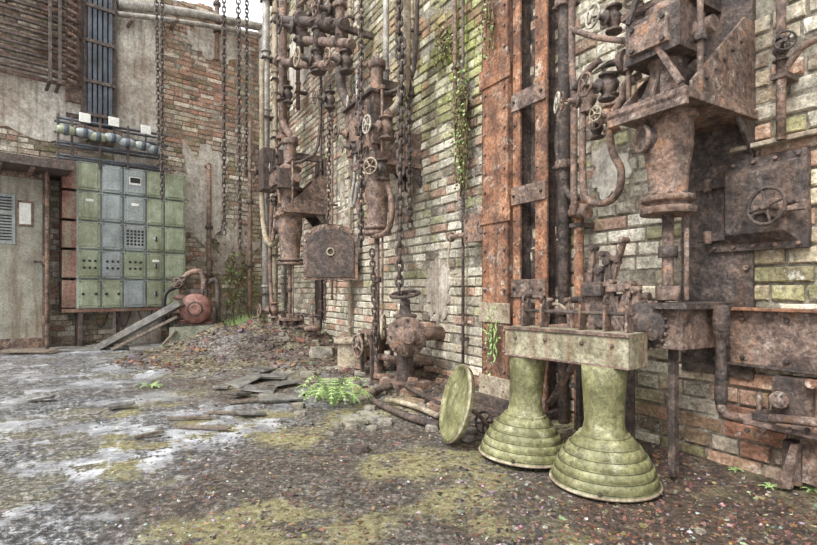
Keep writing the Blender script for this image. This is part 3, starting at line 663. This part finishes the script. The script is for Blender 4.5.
# ---------------------------------------------------------------- switch box
mb=MB(); a=q(466,242,.14);b=q(503,209,.14); mb.box(P(a.x,0,a.z),P(b.x,.14,b.z),'rust_pale'); mb.box(P(a.x-.015,.14,a.z-.01),P(b.x+.015,.155,b.z+.01),'rust')
c=q(451,237,.12); mb.cyl(c,(a.x,c.y,c.z),.02,'rust'); mb.torus(c,RT,.035,.01,'rust',16,6); mb.tube([c,c+Vector((-.01,-.02,-.15)),c+Vector((-.01,-.02,-.25)),c+Vector((.03,-.02,-.3)),c+Vector((.1,-.02,-.3))],.009,'rust_pale')
mb.torus((a.lerp(b,.5).x,-.155,(a.z+b.z)/2),OUT,.05,.008,'rust_dark',20,6)
for x in (a.x+.03,b.x-.03):
    for z in (a.z+.03,b.z-.03): mb.bolt(P(x,.155,z),OUT,.01,'rust_dark')
mb.build('switch_box',MR,.004)
mb=MB(); pc=q(331,280,.35); S_=500/((MR@pc).y); wd=54/S_/2; ht=56/S_
D2=Vector((.45,.893,0)).normalized(); pts=[]
for (x,z) in [(-1,0),(1,0),(1,.72)]+[(math.cos(t)*1.0,.72+.28*math.sin(t)) for t in [math.pi*k/10 for k in range(1,10)]]+[(-1,.72)]:
    pts.append(pc+D2*x*wd+Vector((0,0,z*ht)))
nn=Vector((-D2.y,D2.x,0)); 
if (nn.dot(MR.inverted()@Vector((0,0,0))-pc))<0: nn=-nn
mb.prism(pts,nn*.03,'rust')
pts2=[pc+(p-pc)*.86+Vector((0,0,.03)) for p in pts]; mb.prism([p+nn*.03 for p in pts2],nn*.014,'rust_dark')
mb.torus(pc+nn*.05+Vector((0,0,ht*.5)),nn,.04,.01,'rust_pale',16,6); mb.box((pc.x-.03,0,pc.z+.1),(pc.x+.03,pc.y,pc.z+.2),'rust_dark')
for p in pts[::2]: mb.bolt(pc+(p-pc)*.93+Vector((0,0,.015))+nn*.03,nn,.014,'rust_pale')
mb.build('arched_furnace_shield',MR,.003)
mb=MB(); c=q(405,335,.38)
mb.lathe([(0,-.22),(.12,-.22),(.12,-.19),(.09,-.185),(.09,-.12),(.13,-.11),(.15,-.04),(.15,.06),(.13,.13),(.16,.135),(.16,.165),(.05,.17),(.05,.25),(0,.25)],c,Vector((.9,-.4,0)),'rust',28)
mb.boltring(c+Vector((.9,-.4,0)).normalized()*.165,Vector((.9,-.4,0)),.135,.012,'rust_dark',8)
mb.lathe([(.07,0),(.07,.14),(.1,.145),(.1,.17),(.05,.18),(.04,.3),(0,.3)],c,UP,'rust_dark',18); mb.wheel(c+Vector((0,0,.34)),Vector((.1,-.2,1)),.12,'rust_dark',.06)
mb.cyl(c,P(c.x,.0,c.z),.06,'rust'); mb.cyl((c.x,c.y,0),c,.07,'rust_dark'); mb.box((c.x-.16,c.y-.16,.0),(c.x+.16,c.y+.16,.1),'rust')
mb.wheel(c+Vector((-.2,-.1,.06)),Vector((-.6,-.8,0)),.1,'rust_pale',.1)
for k in range(4): mb.cyl(c+Vector((-.3+k*.13,.12,-.1)),c+Vector((-.3+k*.13,.12,.2-.05*k)),.025,'rust')
mb.build('drum_pump',MR,.003)
mb=MB(); c=q(352,352,.35); mb.lathe([(0,0),(.2,0),(.2,.05),(.15,.07),(.15,.3),(.19,.31),(.19,.35),(.06,.36),(0,.36)],Vector((c.x,c.y,0)),UP,'rust_pale',24); mb.boltring((c.x,c.y,.35),UP,.17,.012,'rust',8); mb.cyl((c.x,c.y,.2),(c.x,0,.2),.08,'rust')
mb.build('flanged_pipe_stub',MR,.003)
# ---------------------------------------------------------------- overhead valve cluster
mb=MB(); w=.4
for (x,y0,y1,r,m) in [(283,-60,140,.06,'rust'),(300,-60,60,.05,'rust_dark'),(318,-60,70,.06,'rust_dark'),(340,-60,60,.05,'rust')]:
    a=q(x,y0,w);b=q(x,y1,w); mb.cyl(b,(b.x,b.y,6.3),r,m)
    z=b.z
    while z<6: mb.cyl((b.x,b.y,z),(b.x,b.y,z+.05),r*1.6,'rust'); z+=.55
for (x0,y0,x1,y1,r,m) in [(276,20,345,24,.06,'rust_dark'),(276,62,330,66,.055,'rust'),(300,40,352,44,.05,'rust')]:
    mb.cyl(q(x0,y0,w),q(x1,y1,w),r,m)
    for t in (.1,.45,.8): 
        p=q(x0,y0,w).lerp(q(x1,y1,w),t); mb.cyl(p,p+RT*.06,r*1.7,'rust_dark')
for (x,y,s,sa,m) in [(300,30,.09,OUT,'rust_dark'),(318,62,.085,OUT,'rust_pale'),(337,12,.08,OUT,'rust'),(288,95,.07,OUT,'rust_pale'),(318,20,.08,OUT+UP,'rust'),(346,62,.07,OUT,'rust'),(330,100,.06,OUT,'rust')]:
    mb.valve(q(x,y,w),UP,sa,s,'rust_dark',m)
mb.tube([q(283,100,w),q(284,125,w),q(295,140,w)],.05,'rust'); mb.tube([q(340,60,w),q(342,90,w),q(350,110,w),q(352,140,w)],.05,'rust_dark')
for x in (283,318,340): a=q(x,30,w); mb.box((a.x-.03,0,a.z),(a.x+.03,a.y,a.z+.06),'rust_dark')
mb.build('overhead_valve_manifold',MR,.003)
mb=MB(); w=.35
mb.tube([q(406,-40,w),q(406,40,w),q(405,85,w),q(398,105,w),q(388,118,w),q(386,150,w)],.04,'rust_pale',12,5)
mb.valve(q(386,128,.5),UP,OUT,.06,'rust','wheel_paint'); mb.valve(q(382,170,.5),UP,OUT+RT*.5,.055,'rust_dark','rust_pale'); mb.valve(q(352,135,.45),UP,OUT,.055,'rust')
mb.tube([q(356,95,w),q(352,110,w),q(352,170,w),q(360,215,w),q(372,235,w+.1),q(388,230,w+.1),q(392,205,w+.1),q(386,180,w+.1)],.025,'rust',10,5)
a=q(346,158,.5);b=q(368,96,.5); mb.box(P(a.x,.3,a.z),P(b.x+.1,.5,b.z),'rust'); mb.box(P(a.x-.03,.28,b.z),P(b.x+.13,.54,b.z+.03),'rust_dark')
mb.box(P(a.x+.05,0,b.z-.2),P(a.x+.12,.35,b.z-.12),'rust_dark')
mb.build('gate_valve_assembly',MR,.003)
mb=MB(); w=.5
mb.valve(q(262,172,w),UP,OUT,.08,'rust','rust_dark'); mb.tube([q(262,60,w),q(262,150,w),q(262,200,w),q(265,235,w),q(272,245,w),q(280,235,w)],.04,'rust_pale',10,5)
a=q(258,192,.6);b=q(264,146,.6); mb.box(P(a.x,.3,a.z),P(a.x+.3,.6,b.z),'rust_dark'); mb.tube([q(272,200,w),q(270,270,w),q(274,330,w)],.03,'rust'); mb.valve(q(274,310,w),UP,OUT,.07,'rust')
mb.build('gate_valve_assembly',MR,.003)
mb=MB(); w=.3
for x,y in ((302,300),(312,325),(283,322),(298,345)):
    p=q(x,y,w); mb.lathe([(0,0),(.1,0),(.1,.04),(.06,.06),(.06,.3),(.1,.32),(.1,.36),(.03,.38),(.03,.5),(0,.5)],(p.x,p.y,0.02),UP,'rust',16)
    mb.wheel((p.x,p.y,.52),UP,.1,'rust_dark')
p=q(300,335,w); mb.cyl(q(278,338,w),q(318,352,w),.06,'rust')
mb.build('floor_valve_row',MR,.003)
# ---------------------------------------------------------------- chains
def chain(p,q_,l,r,name='hanging_chain',m='rust_dark'):
    p=Vector(p);q_=Vector(q_); d=(q_-p); n=int(d.length/(l*.72)); d.normalize(); a,b=perp(d); mb=MB()
    for i in range(n):
        c=p+d*(l*.72*(i+.5)); s=a if i%2 else b; o=b if i%2 else a
        s=(s+o*random.uniform(-.3,.3)).normalized(); o=d.cross(s)
        pts=[]; wd=l*.3
        for k in range(12):
            t=2*math.pi*k/12; x=math.cos(t)*wd; y=math.sin(t)*wd+(l/2-wd)*(1 if math.sin(t)>0 else -1); pts.append(c+s*x+d*y)
        vs=[];fs=[]
        for k in range(12):
            tg=(pts[(k+1)%12]-pts[k-1]).normalized(); nn=tg.cross(o)
            for j in range(5):
                g=2*math.pi*j/5; vs.append(pts[k]+(nn*math.cos(g)+o*math.sin(g))*r)
        for k in range(12):
            for j in range(5): fs.append((k*5+j,((k+1)%12)*5+j,((k+1)%12)*5+(j+1)%5,k*5+(j+1)%5))
        mb.add(vs,fs,m,True)
    return mb.build(name,MI,0)
def hch(px,y0,y1,Y,l,r,dx=0): chain(at(px,y0,Y),at(px+dx,y1,Y),l,r)
hch(224,-30,235,6.6,.085,.009); hch(238,-30,255,6.4,.085,.009,2); hch(247,-30,180,6.9,.075,.008,-1); hch(162,-30,200,6.6,.075,.008)
hch(156,-30,150,6.7,.075,.008,3); hch(361,-30,250,4.2,.07,.009); hch(402,40,300,4.1,.09,.013,-3); hch(399,-30,60,4.1,.09,.012)
hch(372,250,360,4.3,.07,.009,5); hch(408,20,230,4.3,.075,.01,2); hch(330,80,226,5.6,.07,.008,-2)
# ---------------------------------------------------------------- cabinet
mb=MB(); W=.42; cx=[77,101,123,146,164,186]; rows=[160,190,220,249,279,309]
us=[pb(x,0,W).x for x in cx]; zz=[pb(78,y,W).z for y in rows]
mb.box(P(us[0]-.0,.05,zz[-1]),P(us[-1],W-.03,zz[0]),'cab_grey')
for i in range(5): mb.box(P(us[0]-.17,.08,zz[i+1]+.02),P(us[0]+.02,W-.04,zz[i]-.02),'cab_red')
mb.box(P(us[0]-.17,.1,zz[-1]-.05),P(us[-1],W-.02,zz[-1]),'cab_red')
random.seed(4)
for i in range(5):
    for j in range(5):
        m='cab_green' if (j in(0,3,4) or (i+j)%5==0) else 'cab_grey'
        g=.014; x0,x1,z0,z1=us[j]+g,us[j+1]-g,zz[i+1]+g,zz[i]-g
        mb.box(P(x0,W-.06,z0),P(x1,W+.02,z1),m)
        mb.box(P(x0+.035,W+.01,z0+.035),P(x1-.035,W+.035,z1-.035),m)
        for x in (x0+.018,x1-.018):
            for z in (z0+.018,z1-.018): mb.bolt(P(x,W+.02,z),OUT,.01,'black')
        xc,zc=(x0+x1)/2,(z0+z1)/2
        if i==3 and j<3:
            for a_ in (-1,0,1):
                for b_2 in (-1,1): mb.cyl(P(xc+a_*.07,W+.02,zc+b_2*.05),P(xc+a_*.07,W+.05,zc+b_2*.05),.018,'black')
        if i==4 and j<2:
            for a_ in (-1,1): mb.cyl(P(xc+a_*.08,W+.02,zc),P(xc+a_*.08,W+.05,zc),.02,'black')
        if (i,j)==(0,2): mb.box(P(xc-.08,W+.02,zc-.05),P(xc+.08,W+.04,zc+.07),'label'); mb.box(P(xc-.07,W+.03,zc-.02),P(xc+.07,W+.045,zc+.06),'black')
        if (i,j)==(2,2):
            for a_ in range(-2,3):
                for b_2 in range(-2,3): mb.box(P(xc+a_*.05-.016,W+.02,zc+b_2*.05-.016),P(xc+a_*.05+.016,W+.042,zc+b_2*.05+.016),'black')
        if (i,j) in((1,0),(1,2),(3,3)): mb.box(P(xc-.05,W+.02,zc+.06),P(xc+.05,W+.042,zc+.1),'label')
        if j==3 and i in (2,3,4): mb.cyl(P(xc,W+.02,zc),P(xc,W+.06,zc),.03,'cab_grey'); mb.box(P(xc-.01,W+.05,zc-.04),P(xc+.01,W+.075,zc+.04),'black')
for x in (us[0]+.05,us[2],us[-1]-.05): mb.box(P(x-.03,.1,0),P(x+.03,W-.05,zz[-1]),'rust_dark')
for k in range(7):
    x=us[0]+.2+k*.3; mb.tube([P(x,W-.1,zz[-1]),P(x+.02,W,zz[-1]-.15),P(x+.1,W,zz[-1]-.28),P(x+.2,W-.1,zz[-1]-.1),P(x+.22,W-.1,zz[-1])],.012,'black',6,5)
mb.build('electrical_switchgear_cabinet',MBK,.01,segs=2)
mb=MB(); W2=.45
for y,y2 in ((117,136),(128,146),(141,157),(154,169)):
    a=pb(56,y,W2);b=pb(168,y2,W2); mb.cyl(a,b,.02,'duct_blue'); a2=a+Vector((0,.2,0));b2=b+Vector((0,.2,0)); mb.cyl(a2,b2,.018,'duct_blue')
for x in (58,72,100,128,160):
    a=pb(x,113+(x-56)*.18,W2);b=pb(x,166,W2); mb.box(P(a.x-.015,W2-.02,b.z-.05),P(a.x+.015,W2+.02,a.z),'rust_dark'); mb.box(P(a.x-.015,0,b.z),P(a.x+.015,W2,b.z+.04),'rust_dark')
for x,y in ((66,130),(85,133),(98,137),(113,138),(127,143),(143,146),(155,150)):
    a=pb(x,y,W2+.05); mb.lathe([(0,-.11),(.04,-.11),(.055,-.09),(.065,-.05),(.065,.05),(.055,.09),(.04,.11),(0,.11)],a,RT,'cab_grey' if x%2 else 'cab_green',14); mb.cyl(a+RT*-.03,a+RT*.03,.073,'duct_blue')
for x,y in ((85,118),(114,122),(146,130)):
    a=pb(x,y,W2+.1); mb.box(a+Vector((-.07,0,-.06)),a+Vector((.07,.01,.07)),'label'); mb.cyl(a+Vector((0,.01,-.2)),a+Vector((0,.01,0)),.01,'black')
mb.build('fuse_rack',MBK,.004)
mb=MB(); W3=.35
l=pb(-60,0,W3).x; r=pb(50,0,W3).x; zt=pb(25,172,W3).z; kr=pb(60,0,.5).x+.1
mb.box(P(l,.0,0),P(r,W3-.04,zt),'rust_dark')
d0=pb(-6,0,W3).x;d1=pb(43,0,W3).x
mb.box(P(d0,W3-.05,.12),P(d1,W3,zt-.08),'door_paint'); mb.box(P(l,W3-.05,.12),P(d0-.03,W3-.005,zt-.08),'door_paint')
mb.box(P(d1,W3-.06,0),P(r,W3+.03,zt),'rust_dark'); mb.box(P(l,W3-.06,zt-.08),P(r,W3+.03,zt),'rust'); mb.box(P(l,W3-.05,0),P(d1,W3+.02,.2),'rust')
c=pb(4,225,W3)
mb.box(P(c.x-.16,W3,c.z-.25),P(c.x+.12,W3+.015,c.z+.42),'cab_grey')
for k in range(9): mb.box(P(c.x-.12,W3+.012,c.z-.2+k*.04),P(c.x+.08,W3+.03,c.z-.185+k*.04),'black')
for k in range(5): mb.box(P(c.x-.12,W3+.012,c.z+.2+k*.04),P(c.x+.08,W3+.03,c.z+.215+k*.04),'black')
c=pb(26,212,W3); mb.box(P(c.x-.1,W3,c.z-.2),P(c.x+.08,W3+.02,c.z+.15),'rust'); mb.box(P(c.x-.075,W3+.015,c.z-.17),P(c.x+.055,W3+.028,c.z+.12),'label')
c=pb(40,262,W3); mb.cyl(c,c+OUT*.06,.012,'rust_dark'); mb.box(c+Vector((-.08,-.07,-.015)),c+Vector((.02,-.055,.015)),'rust_dark')
for k in range(3): c=pb(44,200+k*60,W3); mb.cyl(c+Vector((0,-.02,-.06)),c+Vector((0,-.02,.06)),.02,'rust')
mb.prism([P(l,-.0,zt+.22),P(l,.95,zt+.06),P(l,.95,zt+.0),P(l,0,zt+.0)],(kr-l,0,0),'rust_dark')
mb.box(P(l,.93,zt-.02),P(kr,.97,zt+.1),'rust_dark')
x=l+.2
while x<kr-.15: mb.box(P(x,.0,zt-.05),P(x+.05,.92,zt),'rust'); x+=.33
mb.cyl(P(pb(47,0,.6).x,.6,0),P(pb(47,0,.6).x,.6,zt+.05),.025,'rust')
mb.build('electrical_kiosk',MBK,.005)
mb=MB(); W4=.3; l=pb(-40,0,W4).x; r=pb(70,0,W4).x; zlo=pb(35,78,W4).z
z=zlo
while z<6.3:
    mb.cyl(P(l,W4,z),P(r,W4,z),.028,'rust'); mb.cyl(P(l,W4+.12,z+.045),P(r-.05,W4+.12,z+.045),.022,'rust_dark')
    mb.tube([P(r,W4,z),P(r+.05,W4+.03,z+.02),P(r+.05,W4+.09,z+.03),P(r-.05,W4+.12,z+.045)],.026,'rust',8,3); z+=.11
for x in (l+.1,(l+r)/2-.3,(l+r)/2+.45,r-.25): mb.box(P(x-.02,W4+.14,zlo-.06),P(x+.02,W4+.17,6.3),'rust_dark'); mb.box(P(x-.02,0,zlo-.06),P(x+.02,W4+.16,zlo-.03),'rust_dark')
mb.build('pipe_coil_radiator',MBK,.002)
mb=MB(); W5=.35
for i in range(5):
    x0=pb(88+i*5.2,0,W5).x; x1=pb(91.8+i*5.2,0,W5).x; mb.box(P(x0,W5-.08,pb(100,124,W5).z),P(x1,W5,6.3),'duct_blue')
x0=pb(86,0,W5).x;x1=pb(115,0,W5).x
for y in (10,45,85,118): z=pb(100,y,W5).z; mb.box(P(x0,W5-.1,z),P(x1,W5+.02,z+.05),'rust_dark')
for x in (x0,x1): mb.box(P(x-.02,.0,pb(100,124,W5).z),P(x+.02,W5-.05,6.3),'rust_dark')
mb.box(P(x0-.1,.0,pb(100,128,W5).z-.1),P(x1+.1,W5,pb(100,128,W5).z),'rust')
mb.build('vertical_cable_ducts',MBK,.004)
mb=MB(); a=pb(66,100,.1);b=pb(85,-30,.1); mb.box(P(a.x,0,a.z),P(b.x,.08,6.3),'rust')
for z in (3.2,3.9,4.6,5.3): mb.bolt(P(a.x+.05,.08,z),OUT,.03,'rust_dark'); mb.bolt(P(b.x-.05,.08,z),OUT,.03,'rust_dark'); mb.box(P(a.x,.08,z+.2),P(b.x,.1,z+.26),'rust_dark')
mb.build('rusty_steel_panel',MBK,.004)
mb=MB()
for y0,y1,r_,w in ((10,26,.07,.25),(20,34,.04,.3)):
    mb.tube([pb(118,y0-6,w),pb(170,y0,w),pb(255,y1,w),pb(262,y1+8,w),pb(262,y1+60,w)],r_,'pipe_grey',12,4)
for x in (130,175,220): a=pb(x,15,.25); mb.box((a.x-.02,0,a.z-.15),(a.x+.02,-.4,a.z-.1),'rust')
mb.build('overhead_pipe_run',MBK,.002)
for px,y0,y1 in ((209,165,325),(250,120,330),(217,-30,60)):
    mb=MB(); a=pb(px,y0,.15);b=pb(px,y1,.15); mb.cyl(a,(a.x,a.y,max(.02,b.z)),.04,'rust'); mb.cyl((a.x,-.01,a.z),a,.04,'rust')
    for t in (.3,.6): z=b.z+(a.z-b.z)*t; mb.cyl((a.x,a.y,z),(a.x,a.y,z+.06),.065,'rust_dark')
    mb.build('riser_pipe',MBK,.002)
# ---------------------------------------------------------------- motor pump
c=gp(195,348); Mm=Matrix.Translation((c.x,c.y,gh(c.x,c.y)-.02))@Matrix.Rotation(math.radians(18),4,'Z'); mb=MB()
mb.box((-.3,-.22,0),(.3,.35,.33),'concrete',jit=.02); mb.box((-.25,-.18,.33),(.25,.3,.36),'rust_dark')
cc=Vector((.02,0,.58))
mb.lathe([(0,-.26),(.06,-.26),(.1,-.24),(.19,-.22),(.215,-.19),(.215,-.16),(.2,-.15),(.2,.2),(.21,.21),(.21,.24),(.1,.28),(0,.28)],cc,Vector((0,1,0)),'motor_red',32)
mb.torus(cc+Vector((0,-.24,0)),Vector((0,1,0)),.09,.015,'rust_dark',24,6); mb.torus(cc+Vector((0,-.21,0)),Vector((0,1,0)),.15,.01,'rust_dark',28,6); mb.boltring(cc+Vector((0,-.2,0)),Vector((0,-1,0)),.19,.014,'rust_dark',8)
for i in range(16): 
    t=2*math.pi*i/16; d=Vector((math.cos(t),0,math.sin(t))); mb.cbox(cc+d*.205+Vector((0,.03,0)),(.012,.3,.03),'motor_red',Matrix.Rotation(-t+math.pi/2,3,'Y'))
mb.box((-.2,-.1,.34),(.24,.2,.4),'motor_red'); mb.box((-.06,-.1,.77),(.12,.1,.86),'rust_dark')
mb.lathe([(0,0),(.12,0),(.12,.05),(.08,.07),(.08,.2),(.13,.22),(.13,.27),(0,.27)],(-.2,.25,.5),UP,'rust',18)
mb.tube([(-.2,.25,.75),(-.2,.25,.95),(-.1,.25,1.1),(.05,.25,1.12),(.1,.25,1.0),(.1,.25,.85)],.045,'rust',10,5); mb.valve((-.2,.25,.95),UP,Vector((-.3,-1,0)),.06,'rust_dark','rust')
mb.tube([(-.35,.2,.2),(-.42,.1,.5),(-.4,.1,.8),(-.2,.2,.92)],.03,'black',8,5); mb.tube([(.1,.3,.9),(.25,.3,1.0),(.3,.3,.8),(.3,.3,.0)],.04,'rust_dark',10,5)
mb.build('pump_motor',Mm,.006)
mb=MB()
for (x0,y0,x1,y1,wd,th,m) in ((98,350,182,304,.16,.09,'slate'),(112,351,178,318,.07,.04,'wood'),(158,352,176,332,.05,.03,'wood')):
    a=gp(x0,y0); Yb=c.y-.3; b=at(x1,y1,Yb); d=b-a; mb.cbox((a+b)/2+Vector((0,0,.02)),(d.length,wd,th),m,d.to_track_quat('X','Z').to_matrix())
mb.build('leaning_planks',MI,.003)
mb=MB()
def gpt(px,py,z): g=gp(px,py); return Vector((g.x,g.y,gh(g.x,g.y)+z))
mb.tube([gpt(440,430,.03),gpt(415,424,.03),gpt(390,414,.03),gpt(372,406,.04),gpt(374,400,.05),gpt(392,398,.06)],.024,'rust_dark',10,6)
mb.tube([gpt(438,421,.03),gpt(420,414,.03),gpt(400,408,.03),gpt(385,408,.04)],.02,'rust_pale',10,6)
mb.tube([gpt(440,413,.05),gpt(425,406,.05),gpt(405,400,.08)],.018,'rust_dark',10,6)
mb.build('bent_floor_pipes',MI,.0)
mb=MB(); g=gp(484,436); mb.wheel((g.x,g.y,.08),Vector((-.7,-.7,.2)),.06,'rust_dark',.1); mb.cyl((g.x+.06,g.y+.06,.02),(g.x+.3,g.y+.25,.12),.02,'rust'); mb.build('loose_handwheel',MI,0)
# ---------------------------------------------------------------- plants
def fern(px,py,s,n,seed,name='fern_plant',m='leaf_green',kk=(.5,1.0)):
    random.seed(seed); mb=MB(); g=gp(px,py); b=Vector((g.x,g.y,gh(g.x,g.y)))
    for i in range(n):
        t=2*math.pi*i/n+random.uniform(-.2,.2); L=s*random.uniform(.7,1.1); d=Vector((math.cos(t),math.sin(t),0)); sd=Vector((-d.y,d.x,0)); k0=random.uniform(*kk)
        pts=[b+d*L*f+UP*(L*k0*(f*1.3-1.1*f*f)) for f in [j/14 for j in range(15)]]
        mb.tube(pts,.002,m,4,0)
        for j in range(2,15):
            l=L*.2*(1-(j/15)**1.5)+.004; q0=pts[j]; dd=(pts[j]-pts[j-1]).normalized()
            for sgn in (-1,1):
                tip=q0+sd*sgn*l+dd*l*.35-UP*l*.15; wv=dd*L*.026; mb.add([q0-wv,q0+wv*.2,tip,q0.lerp(tip,.5)-wv*1.2],[(0,1,2,3)],m)
    mb.build(name,MI,0)
fern(334,408,.27,20,1,kk=(1.3,2.4)); fern(318,402,.18,11,2,kk=(1.2,2.0)); fern(352,406,.18,10,3,kk=(1.2,2.0))
fern(152,388,.13,10,4,'weed_plant'); fern(770,493,.04,7,5,'weed_plant'); fern(812,500,.05,7,6,'weed_plant'); fern(735,478,.04,6,7,'weed_plant')
random.seed(9); mb=MB()
for i in range(320):
    g=gp(random.uniform(226,258),random.uniform(336,342)); b=Vector((g.x,g.y,gh(g.x,g.y))); h=random.uniform(.12,.4); l=Vector((random.uniform(-.12,.12),random.uniform(-.1,.05),h)); mb.add([b+Vector((-.012,0,0)),b+Vector((.012,0,0)),b+l],[(0,1,2)],'leaf_green')
mb.build('grass_tuft',MI,0)
def vine(M,cx_,y0,y1,sp,n,w,fn,m1='vine_brown',m2='leaf_green',name='hanging_vine',ls=.03,lf=22):
    mb=MB()
    for i in range(n):
        x=cx_+random.gauss(0,sp); ya=y0+random.uniform(0,10); yb=y0+(y1-y0)*random.uniform(.4,1); pts=[]
        for k in range(8):
            t=k/7; p=fn(x+random.gauss(0,sp*.25),ya+(yb-ya)*t,w+random.uniform(0,.06)); pts.append(p)
        mb.tube(pts,.006,m1,5,3)
        for k in range(lf):
            p=pts[random.randrange(8)]+Vector((random.gauss(0,.03),-random.uniform(0,.05),random.gauss(0,.08))); a_=random.random()*6.28; d=Vector((math.cos(a_),-.4,math.sin(a_)))*ls*random.uniform(.5,1.2); s=Vector((-d.z,random.uniform(-.02,0),d.x))*.5
            mb.add([p,p+d*.5+s,p+d,p+d*.5-s],[(0,1,2,3)],random.choice([m1,m1,m1,m2]))
    mb.build(name,M,0)
vine(MR,463,85,205,4.5,20,.06,pr,ls=.024,lf=34); vine(MR,446,20,80,8,6,.03,pr,'vine_brown','leaf_green',ls=.014,lf=14); vine(MR,490,0,60,3,5,.18,pr,ls=.02)
vine(MBK,238,250,335,8,8,.05,pb,'vine_brown','leaf_green',ls=.05); vine(MR,492,320,380,2,5,.18,pr,'leaf_green','leaf_green',ls=.016)
# ---------------------------------------------------------------- light
w_=bpy.data.worlds.new('overcast_sky'); sc.world=w_; w_.use_nodes=True
bg=w_.node_tree.nodes['Background']; bg.inputs[0].default_value=(.97,.985,1.0,1); bg.inputs[1].default_value=1.85
sl=bpy.data.lights.new('soft_sun','SUN'); sl.energy=4.2; sl.angle=math.radians(20); sl.color=(1,.985,.96)
so=bpy.data.objects.new('soft_sun',sl); sc.collection.objects.link(so)
so.rotation_euler=Vector((.55,.7,-1.0)).to_track_quat('-Z','Y').to_euler()
cd=bpy.data.cameras.new('camera'); cd.sensor_width=36; cd.lens=F/817*36; cd.shift_y=(HY-272.5)/817
co=bpy.data.objects.new('camera',cd); sc.collection.objects.link(co); co.location=(0,0,H); co.rotation_euler=(math.radians(90),0,0); sc.camera=co
cd.clip_start=.05
